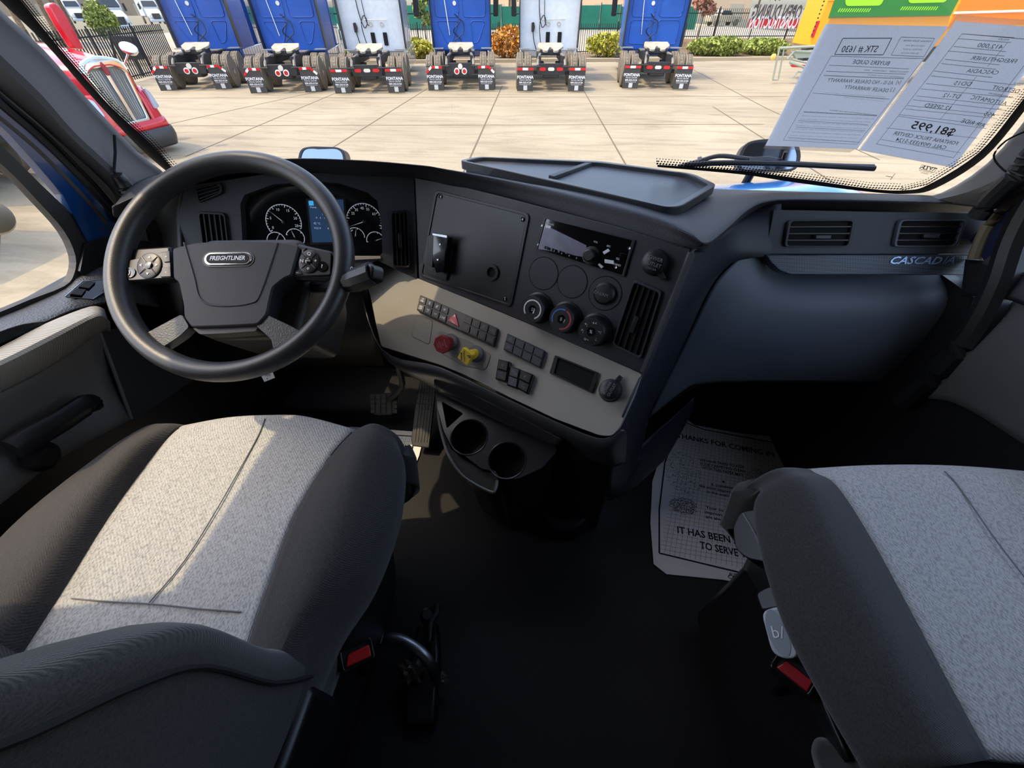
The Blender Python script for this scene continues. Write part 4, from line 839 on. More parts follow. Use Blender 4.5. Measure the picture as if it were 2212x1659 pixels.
# cup holder console
cs=thing('cup_holder_console','black moulded cup holder console with two round wells below the dash','console',tuple(at(1060,1000,z=0)))
CZ=.42; CH_=Fr((0,0,CZ),(0,0,1),(1,0,0)); CH_=plane3(at(945,835,z=.455),at(1190,950,z=.44),at(1060,1062,z=.385),Vector((1,0,0)))
def plate_holes(name,fr,outer,holes,h0,h1,m,parent,**k):
    bm=bmesh.new(); es=[]
    for lp in [outer]+holes:
        v=[bm.verts.new(fr.w(a,b,h1)) for a,b in lp]; es+=[bm.edges.new((v[i],v[(i+1)%len(v)])) for i in range(len(v))]
    bmesh.ops.triangle_fill(bm,edges=es,use_beauty=True,use_dissolve=False)
    vs=[v.co.copy() for v in bm.verts]; bm.verts.index_update(); fs=[[v.index for v in f.verts] for f in bm.faces]; bm.free()
    n_=len(vs); vs+=[v+fr.n*(h0-h1) for v in vs]; fs+=[[i+n_ for i in f][::-1] for f in fs]; k0=0
    for lp in [outer]+holes:
        L=len(lp); fs+=[[k0+i,k0+(i+1)%L,n_+k0+(i+1)%L,n_+k0+i] for i in range(L)]; k0+=L
    return obj(name,vs,fs,m,parent,smooth=True,**k)
CB=mat('console black plastic',(38,38,42),.28)
outer=rpoly(CH_.L([(942,832),(965,842),(1080,902),(1196,956),(1203,975),(1172,1010),(1120,1034),(1078,1034),(1072,1018),(1040,1012),(1005,985),(975,965),(958,930),(945,880)]),.006,3)
def circ(c,r,n_=40): return [(c[0]+r*math.cos(2*math.pi*i/n_),c[1]+r*math.sin(2*math.pi*i/n_)) for i in range(n_)]
c1=CH_.l(1013,944); c2=CH_.l(1095,994); r1=CH_.l(1053,944)[0]-c1[0]; r2=CH_.l(1136,994)[0]-c2[0]
tri=rpoly(CH_.L([(954,867),(1001,893),(965,926)]),.006,3)
plate_holes('top_plate',CH_,outer,[circ(c1,r1),circ(c2,r2),tri],-.006,0,CB,cs)
for c,r_ in ((c1,r1),(c2,r2)):
    n_=32; vs=[CH_.w(c[0]+q*r_*math.cos(2*math.pi*i/n_),c[1]+q*r_*math.sin(2*math.pi*i/n_),h_) for q,h_ in ((1,0),(.98,-.01),(.9,-.085)) for i in range(n_)]
    fs=[[k*n_+i,k*n_+(i+1)%n_,(k+1)*n_+(i+1)%n_,(k+1)*n_+i] for k in range(2) for i in range(n_)]+[[2*n_+i for i in range(n_)]]
    obj('cup_well',vs,fs,BLK,cs,smooth=True)
    tube('well_rim',[CH_.w(a,b,.0005) for a,b in circ(c,r_,48)],.0022,CB,cs,closed=True,n=6)
prism('pocket',CH_,tri,-.06,-.055,DEEP,cs)
lo=CH_.L([(958,930),(975,968),(1000,988),(1040,1013),(1072,1020),(1078,1036),(1070,1060),(1058,1066),(1000,1030),(972,985),(955,945)],-.02)
prism('front_tray',CH_,lo,-.10,-.02,BLK,cs,bevel=.003)
tube('front_lip',smoothpath([CH_.w(*CH_.l(*q,-.008),-.008) for q in [(944,850),(948,905),(958,950),(972,988),(1002,1030),(1058,1062),(1070,1056),(1074,1038)]],4),.0045,mat('polished console edge',(96,94,88),.25),cs)  # lip tube coloured paler than the rest of the console
tube('rear_ledge',[CH_.w(*CH_.l(*q),.004) for q in [(945,828),(1040,880),(1190,950)]],.004,CB,cs)
tb=[CH_.w(a,b,-.01) for a,b in outer]; bt=[Vector((p.x*.75-.0+.02,p.y*.8+.17,.0)) for p in tb]; n_=len(tb)
obj('console_body',tb+bt,[[i,(i+1)%n_,n_+(i+1)%n_,n_+i] for i in range(n_)],BLK,cs,smooth=True)
patch('upper_tray',[[at(940,805,z=.53),at(1030,855,z=.52),at(1130,905,z=.51),at(1215,950,z=.50)],[at(938,830,z=.50),at(1030,878,z=.485),at(1120,922,z=.475),at(1205,965,z=.47)],[at(950,850,z=.46),at(1030,888,z=.455),at(1110,925,z=.45),at(1195,962,z=.445)]],mat('upper tray plastic',(50,50,52),.3),cs)
lb2=thing('lower_cup_holder','low black floor cup holder at the foot of the console','cup holder',tuple(at(1220,1095,z=0)))
f=Fr((0,0,.09),(0,0,1),(1,0,0)); 
prism('holder_block',f,rpoly(f.L([(1150,1040),(1290,1040),(1300,1090),(1250,1140),(1190,1140),(1145,1080)]),.02),-.09,-.004,mat('dark holder',(15,15,17),.6),lb2,bevel=.01)
c=f.l(1220,1080); annulus('holder_ring',f,c,.042,.047,-.004,.002,mat('holder ring',(24,24,26),.5),lb2)
# pedals
ap_=thing('accelerator_pedal','tall ribbed black accelerator pedal beside the console','pedal',tuple(at(905,965,z=.02)))
PF_=plane3(at(910,815,z=.20),at(940,815,z=.20),at(900,965,z=.06))
ao=PF_.L([(908,814),(925,808),(940,818),(941,850),(934,905),(927,968),(890,963),(888,950),(896,880)])
prism('pedal_pad',PF_,rpoly(ao,.006,3),-.012,0,mat('pedal rubber',(34,34,36),.5),ap_,bevel=.003)
for i in range(5):
    u=.14+.18*i; tube('tread_rib',[PF_.w(*PF_.l(909+30*u-1,822),.001),PF_.w(*PF_.l(900+36*u,880),.001),PF_.w(*PF_.l(891+36*u,955),.001)],.0016,mat('rib rubber',(60,60,62),.5),ap_,n=6)
for y in (862,872,882): tube('tread_rib',[PF_.w(*PF_.l(900,y-1),.001),PF_.w(*PF_.l(936,y+3),.001)],.0016,MATS['rib rubber'],ap_,n=6)
bp_=thing('brake_pedal','wide black brake pedal with square treads under the dash','pedal',tuple(at(826,875,z=.05)))
BF=plane3(at(797,855,z=.14),at(855,852,z=.14),at(828,895,z=.09))
prism('pedal_pad',BF,rpoly(BF.L([(797,850),(860,848),(855,885),(845,896),(810,897),(801,885)]),.008,3),-.012,0,MATS['pedal rubber'],bp_,bevel=.002)
for r_ in range(4):
    for k in range(5):
        x=801+k*12; y=853+r_*10.5; prism('tread_block',BF,BF.L([(x,y),(x+9,y-.3),(x+9,y+8),(x+.5,y+8)]),0,.0035,MATS['rib rubber'],bp_)
tube('pedal_arm',smoothpath([at(857,765,z=.42),at(862,800,z=.33),at(868,835,z=.22),at(835,868,z=.11)],4),.011,mat('pedal arm steel',(76,74,72),.4,metal=.3),bp_)
# seat floor hardware
mb_=thing('metal_band','curved bare metal band clip beside the driver seat buckle','clip',tuple(at(880,1410,z=.0)))
pp=smoothpath([at(a,b,z=c) for a,b,c in [(828,1378,.15),(862,1381,.152),(895,1398,.148),(920,1420,.135),(936,1445,.11),(942,1470,.06)]],5)
vs=[];fs=[]
for i,p in enumerate(pp):
    t=(pp[min(i+1,len(pp)-1)]-pp[max(i-1,0)]).normalized(); s=t.cross(Vector((.1,-.25,1))).normalized(); wdir=s*.0125
    vs+=[p+wdir,p-wdir]
fs=[[2*i,2*i+1,2*i+3,2*i+2] for i in range(len(pp)-1)]
obj('band_strip',vs,fs,SATIN,mb_,solid=.002,smooth=True)
tube('clip_end',[pp[0]+Vector((-.004,.012,0)),pp[0]+Vector((-.004,-.012,0))],.004,BLK,mb_)
fl=thing('floor_lever','black floor bracket with an upright lever between the seats','lever',tuple(at(925,1440,z=0)))
f=Fr((0,0,0),(0,0,1),(1,0,0))
prism('bracket_base',f,f.L([(905,1360),(950,1352),(955,1420),(945,1570),(878,1575),(880,1490)]),0,.045,BLKM,fl,bevel=.01)
tube('lever_arm',smoothpath(E([(944,1305),(942,1325),(930,1345),(928,1380)],z=.10),4)+[at(925,1400,z=.04)],.008,BLKM,fl)
lathe('lever_knob',Fr(at(925,1332,z=.09),(0,0,1),(1,0,0)),(0,0),[(.014,-.03),(.02,-.01),(.02,.01),(.012,.018)],BLK,fl)
SCR=mat('crumpled brown wrap',(74,68,58),.35,bump=1,bscale=60,var=.4,vscale=50)
def scrap(px_,py_,s,lab):
    bm=bmesh.new(); bmesh.ops.create_icosphere(bm,subdivisions=3,radius=1)
    c=at(px_,py_,z=.05+s*.5); 
    for v in bm.verts:
        k=1+.3*math.sin(v.co.x*7+px_)*math.sin(v.co.y*6)+.12*random.uniform(-1,1); v.co=Vector((v.co.x*s*k,v.co.y*s*.8*k,v.co.z*s*.5*k))+c
    vs=[v.co.copy() for v in bm.verts]; fs=[[v.index for v in q.verts] for q in bm.faces]; bm.free()
    o=obj('crumpled_wrap',vs,fs,SCR,None,smooth=False); props(o,lab,'wrapper')
scrap(888,1452,.030,'crumpled brown clear wrap left of the metal band end')
scrap(953,1466,.016,'small crumpled scrap right of the metal band end')
# ================================================================= on and just beyond the windshield
SHEET=bpy.data.materials.new('backlit paper'); SHEET.use_nodes=True; n=SHEET.node_tree; n.nodes.clear()
o_=n.nodes.new('ShaderNodeOutputMaterial'); d_=n.nodes.new('ShaderNodeBsdfDiffuse'); t_=n.nodes.new('ShaderNodeBsdfTranslucent'); m_=n.nodes.new('ShaderNodeMixShader')
nz=n.nodes.new('ShaderNodeTexNoise'); nz.inputs['Scale'].default_value=160; nz.inputs['Detail'].default_value=3; cr_=n.nodes.new('ShaderNodeValToRGB'); cr_.color_ramp.elements[0].color=(.78,.80,.83,1); cr_.color_ramp.elements[1].color=(.9,.91,.93,1); cr_.color_ramp.elements[0].position=.3; cr_.color_ramp.elements[1].position=.7
n.links.new(nz.outputs[0],cr_.inputs[0]); n.links.new(cr_.outputs[0],d_.inputs[0]); n.links.new(cr_.outputs[0],t_.inputs[0]); m_.inputs[0].default_value=.75
n.links.new(d_.outputs[0],m_.inputs[1]); n.links.new(t_.outputs[0],m_.inputs[2]); n.links.new(m_.outputs[0],o_.inputs[0]); MATS['sheet']=SHEET
SLV=bpy.data.materials.new('clear sleeve'); SLV.use_nodes=True; n=SLV.node_tree; n.nodes.clear()
o_=n.nodes.new('ShaderNodeOutputMaterial'); d_=n.nodes.new('ShaderNodeBsdfDiffuse'); d_.inputs[0].default_value=(.85,.72,.6,1); t_=n.nodes.new('ShaderNodeBsdfTransparent'); m_=n.nodes.new('ShaderNodeMixShader'); m_.inputs[0].default_value=.55
n.links.new(d_.outputs[0],m_.inputs[1]); n.links.new(t_.outputs[0],m_.inputs[2]); n.links.new(m_.outputs[0],o_.inputs[0])
PINK=mat('show through ink',(92,96,106),.8); PIN2=mat('faint show through ink',(128,132,142),.8)
def zz(x,y): return (1440+x/2.8653,y/2.8653)
PWS=WS.shift(-.012)
def sheet(lab,poly,sleeve,lines,texts,faint,bars,cat='paper sign'):
    p=PWS.L([zz(*q) for q in poly]); o=thing('price_sheet',lab,cat,tuple(PWS.w(*p[0])),'paper sheets taped to the windshield')
    del o['group']; updir=(.444,-.896) if faint else (.6,-.8)
    prism('paper_sheet',PWS,p,-.0006,0,SHEET,o)
    s=PWS.L([zz(*q) for q in sleeve]); obj('clear_sleeve',[PWS.w(a,b,-.003) for a,b in s],[list(range(len(s)))],SLV,o)
    printed('ruled_lines',[stroke(PWS,zz(*a),zz(*b),w_,.0006) for a,b,w_ in lines],PIN2 if faint else PINK,o)
    printed('lettering',[tfit(t,PWS,zz(*a),zz(*b),sz,.0008,bold=bo,up=updir) for t,a,b,sz,bo in texts],PINK,o)
    if bars: printed('fine_print',[tfit(t,PWS,zz(*a),zz(*b),sz,.0008,up=updir) for t,a,b,sz in bars],PINK,o)
    return o
def boxl(q,w_=.0008): return [(q[i],q[(i+1)%len(q)],w_) for i in range(len(q))]
fine=[]
L_=['DEALER DOES NOT PROVIDE A WARRANTY FOR ANY REPAIRS AFTER SALE','the dealer will pay part of the labor and part of the parts for covered','systems that fail during the warranty period ask for a copy of the terms','implied warranties under state law may give you additional rights','ask the dealer if your mechanic can inspect the vehicle on or off the lot','obtain a vehicle history report and check for open safety recalls']
y0=735
for i in range(9):
    t=i/9.; ya=712+i*19; xr=1300-i*17; fine.append((L_[i%6],(xr,ya+3+i*1.0),(850-i*12+ (0 if i%3 else 0),ya-18+i*1.2),.0036))
for i in range(3): fine.append((L_[(i+2)%6],(1355-i*6,598+i*14),(1100-(2-i)*60,572+i*14),.0032))
sheet('mirrored buyers guide paper sheet taped to the windshield, left of the price list',[(985,150),(1745,165),(1180,922),(612,902)],[(1020,108),(1758,100),(1745,165),(1180,922),(1135,950),(598,925),(612,902)],
 boxl([(1040,336),(1090,236),(1393,235),(1340,338)],.0014)+boxl([(1390,340),(1450,228),(1658,236),(1592,350)])+boxl([(1018,346),(1592,362),(1178,892),(722,866)])+[((1005,402),(1500,425),.0008),((988,440),(1480,458),.0008),((972,466),(1468,486),.001),((905,575),(1380,612),.0008),((848,690),(1300,715),.001),((815,745),(1245,770),.0008),((800,786),(1230,808),.0008),((748,848),(1196,880),.0008)],
 [('STK # 1630',(1305,304),(1084,304),.036,.01),('BUYERS GUIDE',(1378,392),(1152,382),.022,.005),('AS IS - NO DEALER WARRANTY',(1402,513),(996,494),.020,0),('DEALER WARRANTY',(1370,560),(1102,537),.020,0),('[x]',(1448,508),(1422,507),.018,0),('[ ]',(1410,553),(1388,552),.018,0),
  ('FONTANA TRUCK CENTER',(1636,255),(1466,250),.009,.01),('14622 SLOVER AVE',(1596,283),(1480,280),.008,0),('FONTANA, CA 92337',(1580,306),(1462,303),.008,0),('TEL (909) 333-5124',(1560,330),(1450,326),.008,0),
  ('FREIGHTLINER   CASCADIA   2022',(1495,445),(1222,432),.007,0),('WARRANTIES FOR THIS VEHICLE',(1470,478),(1245,462),.006,0),('NON-DEALER WARRANTIES FOR THIS VEHICLE',(1300,712),(1010,680),.006,0)],
 True,fine)
rl_=[]
for a,b in (((1828,208),(2150,232)),((1805,238),(2130,262)),((1775,286),(2100,318)),((1740,314),(2090,345)),((1722,366),(2060,400)),((1700,392),(2040,428)),((1655,438),(2015,478)),((1635,468),(2190,528)),((1605,516),(2180,575)),((1570,548),(2150,604)),((1548,592),(2120,655)),((1525,616),(2100,682)),((1490,652),(2060,712)),((1475,672),(2045,732)),((1440,708),(1990,770)),((1435,718),(1980,795)),((1360,790),(1920,855)),((1325,862),(1820,945))):
    rl_.append((a,b,.0007))
rl_+=boxl([(1828,208),(2330,250),(1775,975),(1298,890)])+[((2110,262),(1985,410),.0007),((1920,470),(1690,740),.0007)]
sheet('mirrored truck price list sheet reading 81,995 in the windshield corner',[(1790,132),(2212,165),(2420,190),(1775,1035),(1195,928)],[(1800,98),(2212,128),(2430,150),(1775,1045),(1190,935)],rl_,
 [('412,000',(2078,292),(1925,278),.026,0),('MILES',(2115,246),(2052,240),.010,0),('FREIGHTLINER',(2164,380),(1885,357),.024,0),('CASCADIA',(2052,450),(1858,436),.024,0),('DD15',(1884,520),(1780,513),.024,0),('ENGINE',(2205,520),(2148,514),.010,0),('DETROIT',(2180,565),(2016,540),.024,0),('DT-12',(1815,598),(1712,588),.024,0),('TRANSMISSION',(2140,602),(1995,576),.010,0),('AUTOMATIC',(2104,642),(1884,600),.024,0),('12 SPEED',(1755,670),(1597,650),.024,0),('HP',(2068,674),(2044,670),.010,0),('455',(2030,714),(1966,702),.024,0),('AIR RIDE',(1970,778),(1826,745),.024,0),
  ('$81,995',(1780,822),(1518,772),.044,.015),('FONTANA TRUCK CENTER',(1800,888),(1405,822),.021,.005),('CALL (909)333-5124',(1728,914),(1420,862),.021,.005)],False,None)
gmk=thing('glass_mark','tiny black mirrored glass marking in the windshield corner','label',tuple(WS.w(*WS.l(*zz(1620,1035)))))
printed('mark_box',[stroke(WS,zz(*a),zz(*b),.0009,.003) for a,b,_ in boxl([(1580,1015),(1670,1038),(1652,1062),(1562,1038)])],INK,gmk)
printed('mark_text',[tfit('TPZA',WS,zz(1662,1046),zz(1572,1026),.012,.003,bold=.02),tfit('AS1 M10 DOT 459',WS,zz(1640,1066),zz(1560,1048),.004,.003),tfit('LAMINATED',WS,zz(1618,1072),zz(1570,1062),.004,.003)],INK,gmk)
tm=thing('tee_mark','thin black T shaped tick on the lower windshield','mark',tuple(WS.w(*WS.l(*zz(1395,1090)))))
printed('mark_stroke',[stroke(WS,zz(1412,1068),zz(1382,1108),.0012,.003),stroke(WS,zz(1356,1084),zz(1396,1090),.0012,.003)],INK,tm)
# wiper
wp=thing('windshield_wiper','black windshield wiper resting low on the right of the glass','wiper',tuple(WS.w(*WS.l(1600,355),-.02)))
def onO(pts,h): return [WS.w(*WS.l(*p,h),h) for p in pts]
tube('wiper_blade',smoothpath(onO([(1478,357),(1560,352),(1660,353),(1760,357),(1889,364)],-.012),4),.006,BLK,wp,n=8)
tube('blade_spine',smoothpath(onO([(1500,352),(1600,350),(1700,352),(1800,357),(1887,359)],-.026),4),.0045,mat('wiper grey metal',(88,90,92),.4),wp,n=8)
tube('wiper_arm',smoothpath(onO([(1466,360),(1510,348),(1552,337),(1600,341),(1640,346)],-.034),4),.005,mat('arm metal',(70,70,72),.4),wp,n=8)
prism('arm_joint',WS,WS.L([(1618,342),(1660,340),(1692,346),(1694,353),(1620,352)],-.03),-.035,-.02,BLK,wp,bevel=.002)
prism('arm_clip',WS,WS.L([(1507,343),(1516,341),(1517,351),(1507,354)],-.034),-.04,-.028,MATS['wiper grey metal'],wp,bevel=.001)
tube('nozzle_stem',onO([(1698,327),(1691,348)],-.04),.005,BLK,wp,n=6)
# hood
hd=thing('truck_hood','dark blue hood of the truck just beyond the windshield base','hood',(0,1.3,.7))
patch('hood_panel',[[Vector((x,y,z-.06*(abs(x)>1.1)-.10*(1-min(1,abs(x)))-.4*(abs(x)>1.2))) for x in (-1.25,-1.12,-1.0,-.6,0,.6,.9,1.03,1.12,1.25)] for y,z in ((1.20,.79),(1.35,.805),(1.55,.80),(1.9,.70),(2.4,.50),(2.8,.26),(2.95,-.1))],mat('bright blue hood paint',(20,110,196),.22,coat=.8),hd,solid=.01,toward=(0,1.5,4))
def hmir(q,lab,yy,hh,flip):
    pts=[at(*p,y=yy) for p in q]; o=thing('hood_mirror',lab,'mirror',tuple(pts[0]))
    c=sum(pts,Vector())/len(pts); f=Fr(c,(-c.x*.1+ (-.15 if flip else .1),-1,.35),(1,0,0)); pl_=[((p-c).dot(f.ex),(p-c).dot(f.ey)) for p in pts]
    pl_=rpoly(pl_,.03,4); prism('mirror_housing',f,pl_,-.10,0,BLKM,o,bevel=.01,taper=-.0); 
    ringpr('mirror_rim',f,pl_,inset(pl_,.014),-.01,.006,BLK,o,bevel=.002)
    prism('mirror_glass',f,inset(pl_,.013),-.01,.001,mat('mirror silver',(150,165,185),.05,metal=1),o)
    tube('mirror_stalk',smoothpath([c+Vector((0,.06,-.05)),c+Vector((0,.12,-.2)),Vector((c.x*1.0,c.y+.18,.52))],4),.018,BLKM,o)
hmir([(650,322),(668,316),(728,316),(743,328),(750,372),(648,372)],'rounded hood mirror seen left of the dash above the steering wheel',2.15,.2,False)
hmir([(1595,338),(1612,306),(1640,299),(1720,298),(1726,340),(1712,372),(1592,372)],'rounded hood mirror behind the wiper on the right',1.95,.2,True)
dm=thing('door_mirror','round beige convex mirror outside the driver window','mirror',tuple(at(2,468,x=-1.3)))
f=Fr(at(-22,468,x=-1.3),(1,-.5,.4),(0,1,0)); lathe('mirror_bowl',f,(0,0),[(.035,-.03),(.042,-.01),(.04,.008),(.025,.018),(.005,.02)],mat('beige mirror shell',(150,138,112),.5),dm)
tube('mirror_stalk',[f.w(0,0,-.04),f.w(-.1,-.1,-.3)],.02,BLKM,dm)
# ================================================================= outdoors
G=-1.15
CONC=mat('concrete yard',(200,188,164),.85); n=CONC.node_tree; b=n.nodes['Principled BSDF']; tc=n.nodes['Texture Coordinate']
def nse(sc_,det,scale3=None,rot=0,dist=0):
    t=n.nodes.new('ShaderNodeTexNoise'); t.inputs['Scale'].default_value=sc_; t.inputs['Detail'].default_value=det; t.inputs['Distortion'].default_value=dist
    mp=n.nodes.new('ShaderNodeMapping'); mp.inputs['Scale'].default_value=scale3 or (1,1,1); mp.inputs['Rotation'].default_value=(0,0,rot)
    n.links.new(tc.outputs['Object'],mp.inputs[0]); n.links.new(mp.outputs[0],t.inputs[0]); return t.outputs[0]
def ramp(i,p0,c0,p1,c1):
    r=n.nodes.new('ShaderNodeValToRGB'); e=r.color_ramp.elements; e[0].position=p0;e[1].position=p1;e[0].color=c0;e[1].color=c1; n.links.new(i,r.inputs[0]); return r.outputs[0]
def mul(a,b_,fac=1):
    m=n.nodes.new('ShaderNodeMix'); m.data_type='RGBA'; m.blend_type='MULTIPLY'; m.inputs[0].default_value=fac; n.links.new(a,m.inputs[6]); n.links.new(b_,m.inputs[7]); return m.outputs[2]
base=ramp(nse(.35,6),.3,srgb((142,131,108))+(1,),.7,srgb((160,149,126))+(1,))
streak=ramp(nse(1.1,5,(.35,2.6,1),.12,1.2),.36,(.62,.6,.58,1),.52,(1,1,1,1))
tyre=ramp(nse(.5,8,(.5,1.6,1),-.3,3.0),.35,(.72,.70,.68,1),.47,(1,1,1,1))
fine_=ramp(nse(14,4),.35,(.88,.88,.88,1),.6,(1,1,1,1))
n.links.new(mul(mul(mul(base,streak,.5),tyre,.5),fine_,.7),b.inputs['Base Color'])
obj('yard_ground',[(-60,-12,G),(60,-12,G),(60,38.6,G),(-60,38.6,G)],[[0,1,2,3]],CONC,None,kind='structure')
# slab joints
JM=mat('slab joint',(96,84,66),.9)
def joint(a,b_): 
    p=at(*a,z=G+.004);q=at(*b_,z=G+.004); t=(q-p).normalized(); nn_=Vector((-t.y,t.x,0))*.018
    o=obj('slab_joint',[p-nn_,q-nn_,q+nn_,p+nn_],[[0,1,2,3]],JM,bpy.data.objects['yard_ground'])
for a,b_ in (((300,282),(720,190)),((400,338),(760,186)),((700,330),(925,190)),((1000,375),(1085,185)),((1360,370),(1255,185)),((1496,150),(1656,234)),((1656,234),(1900,345)),((330,212),(1700,208)),((320,272),(1650,268)),((1540,230),(2000,520))): joint(a,b_)
# ---- semi trucks seen from behind
def mtx(n_): return mat(*n_)
TYRE=mat('tyre rubber',(116,106,90),.8,bump=.5,bscale=40,var=.15,vscale=8); CHAS=mat('black chassis metal',(34,34,36),.5,var=.2)
PLATE=mat('greased plate metal',(176,164,142),.5,var=.25,vscale=5)
LENS=mat('red tail lens',(200,30,32),.25); LENW=mat('white lens',(220,214,200),.3); STR=mat('white reflective tape',(232,232,228),.5)
def truck(style,lab,variant,px_,py_,rz,flap=0):
    """style: paint; the truck is built about the origin, rear at y=0, and then moved"""
    root=thing('semi_truck',lab,'truck',(0,0,0),'parked semi trucks in a row'); del root['group']
    paint,side=style; X=lambda a,b,c: Vector((a,b,c))
    R_=Fr((0,0,0),(0,-1,0),(1,0,0))                      # rear-facing plane, a=x b=z
    def rear(y): return Fr((0,y,0),(0,-1,0),(1,0,0))
    # sleeper cab
    for s in (-1,1): boxw('side_extender',(s*1.20-.02,2.75,1.1),(s*1.20+.02,3.1,3.7),BLK,root)
    w2=1.19; body=rpoly([(-w2,1.0),(w2,1.0),(w2+.02,2.6),(w2-.05,3.75),(w2-.35,3.95),(-w2+.35,3.95),(-w2+.05,3.75),(-w2-.02,2.6)],.06,3)
    prism('sleeper_cab',rear(3.0),body,-2.2,0,paint,root,bevel=.03)
    f=rear(2.985)
    if variant=='blue':
        for x0,x1 in ((-1.0,-.08),(.08,1.0)):
            for q in (rpoly([(x0,2.05),(x1,2.05),(x1,3.2),(x0,3.2)],.15,4), rpoly([(x0+.02,1.2+ (0 if x0<0 else 0)),(x1-.02,1.2),(x1-(.02 if x0<0 else .02),1.95),(x0+.02,1.95)],.12,4) if flap==2 else rpoly([(x0+.02 if x0<0 else x0+.3,1.93),(x0+.35,1.25),(x1-.35,1.25),(x1-.02,1.93)] ,.12,4)):
                tube('pressed_panel',[f.w(a,b_,.0) for a,b_ in q],.018,paint,root,closed=True,n=6)
        for x in (-.30,.06): prism('vent_slot',f,rpoly([(x,2.65),(x+.09,2.65),(x+.09,2.95),(x,2.95)],.03,3),0,.02,BLK,root)
        tube('light_bar',[f.w(.3,2.82,.03),f.w(.75,2.82,.03)],.03,BLK,root,n=6)
        lathe('round_port',f,(-.22,2.45),[(.07,0),(.07,.02)],LENW,root,n=16)
        tube('grab_rail',[f.w(-.5,1.5,.05),f.w(-.62,2.7,.05)],.014,CHR,root,n=6)
        tube('air_hose',smoothpath([f.w(-.18+.14*math.sin(t*.9),1.15+.09*t,.08+.05*math.cos(t*.9)) for t in range(12)],3),.018,BLK,root,n=6)
        tube('air_hose',smoothpath([f.w(-.1,2.0,.06),f.w(.08,1.9,.1),f.w(.1,1.6,.12),f.w(-.1,1.45,.12),f.w(-.3,1.3,.1),f.w(-.35,1.1,.1)],4),.016,BLK,root,n=6)
    else:
        for h in (2.1,3.05): tube('panel_seam',[f.w(-1.18,h+.5,.0),f.w(1.18,h+.5,.0)],.008,GRYP,root,n=5)
        for x in (-.12,.36): prism('vent_slot',f,rpoly([(x,1.2),(x+.16,1.2),(x+.16,1.6),(x,1.6)],.02,3),0,.02,DEEP,root)
        for x in (-.05,.38): annulus('round_port',f,(x,1.84),.05,.075,0,.02,CHR,root,n=20)
        tube('grab_rail',[f.w(-.3,1.98,.05),f.w(.62,1.98,.05)],.012,CHR,root,n=6)
        tube('air_hose',smoothpath([f.w(-.45,2.9,.06),f.w(-.42,2.2,.06),f.w(-.3,1.75,.1),f.w(-.15,1.9,.1),f.w(-.25,2.1,.08),f.w(-.4,1.8,.1),f.w(-.3,1.1,.1)],5),.018,BLK,root,n=6)
        tube('air_hose',smoothpath([f.w(-.25,2.9,.05),f.w(-.2,2.0,.05),f.w(-.12,1.8,.08)],4),.014,BLK,root,n=6)
        prism('gauge_block',f,rpoly([(-.72,1.6),(-.62,1.6),(-.58,1.75),(-.62,1.9),(-.72,1.88)],.02,2),0,.07,BLK,root)
        tube('air_hose',smoothpath([f.w(-.66,1.62,.06),f.w(-.6,1.3,.08),f.w(-.5,1.05,.1)],4),.018,BLK,root,n=6)
    prism('mid_section',rear(6.3),rpoly([(-1.05,.55),(1.05,.55),(1.05,2.6),(.9,3.4),(-.9,3.4),(-1.05,2.6)],.1,3),-1.4,-.1,side,root,bevel=.05)
    prism('hood',rear(7.6),rpoly([(-.95,.6),(.95,.6),(.85,1.75),(-.85,1.75)],.15,3),-1.6,0,side,root,bevel=.08)
    for s in (-1,1):
        boxw('side_fairing',(s*1.14-.05,3.0,.35),(s*1.14+.05,7.3,1.05),side,root,bevel=.03)
        prism('door_mirror',rear(7.0),rpoly([(s*1.38,2.0),(s*1.62,2.0),(s*1.64,2.7),(s*1.40,2.75)],.06,3),-.12,0,BLK,root,bevel=.02)
        tube('mirror_arm',[X(s*1.1,7.0,2.1),X(s*1.45,7.0,2.1)],.025,BLK,root,n=6)
        boxw('frame_rail',(s*.43-.05,.1,.78),(s*.43+.05,3.2,1.04),CHAS,root)
        for ax in (.62,1.95):
            for xo in (.86,1.17):
                g=Fr((s*(xo+ (.14 if s>0 else .14)),ax,.52),(s,0,0),(0,s,0))
                t=lathe('tyre',g,(0,0),[(.30,-.27),(.46,-.275),(.515,-.25),(.52,-.14),(.515,-.03),(.46,-.005),(.30,-.01)],TYRE,root,n=28)
                for q in (-.20,-.14,-.08): annulus('tread_groove',Fr(g.w(0,0,q),g.n,g.ex),(0,0),.5,.5215,-.008,.008,DEEP,t,n=24)
                if (xo>1): 
                    lathe('wheel_rim',g,(0,0),[(.29,-.02),(.27,-.06),(.14,-.10),(.12,-.02),(.05,.0)],CHR,t,n=20)
        boxw('axle_bag',(s*.35-.12,1.15,.5),(s*.35+.12,1.5,.8),CHAS,root,bevel=.03)
        # mud flap and bracket
        m_=f2=rear(-.22); x0,x1=sorted((s*.66,s*1.25)); ang=flap==1
        q=[(x0,.04),(x1,.04),(x1,.55 if (ang and s>0) else .70),(x1-.2 if (ang and s>0) else x1,.74),(x0+(.2 if (ang and s<0) else 0),.74),(x0,.55 if (ang and s<0) else .70)]
        fp=prism('mud_flap',f2,q,0,.015,mat('mud flap rubber',(58,56,54),.7),root)
        cx=(x0+x1)/2
        text('flap_lettering',[textv('FONTANA',f2,(cx,.46),.125,.018,bold=.03),textv('TRUCK CENTER',f2,(cx,.375),.06,.018),textv('909-333-5124',f2,(cx,.30),.08,.018,bold=.02),textv('fontanatruckcenter.com',f2,(cx,.245),.042,.018)],WHT,fp)
        prism('flap_plate',f2,[(cx-.06,.07),(cx+.08,.07),(cx+.08,.215),(cx-.06,.215)],.015,.02,mat('pale plate',(196,198,196),.6),fp)
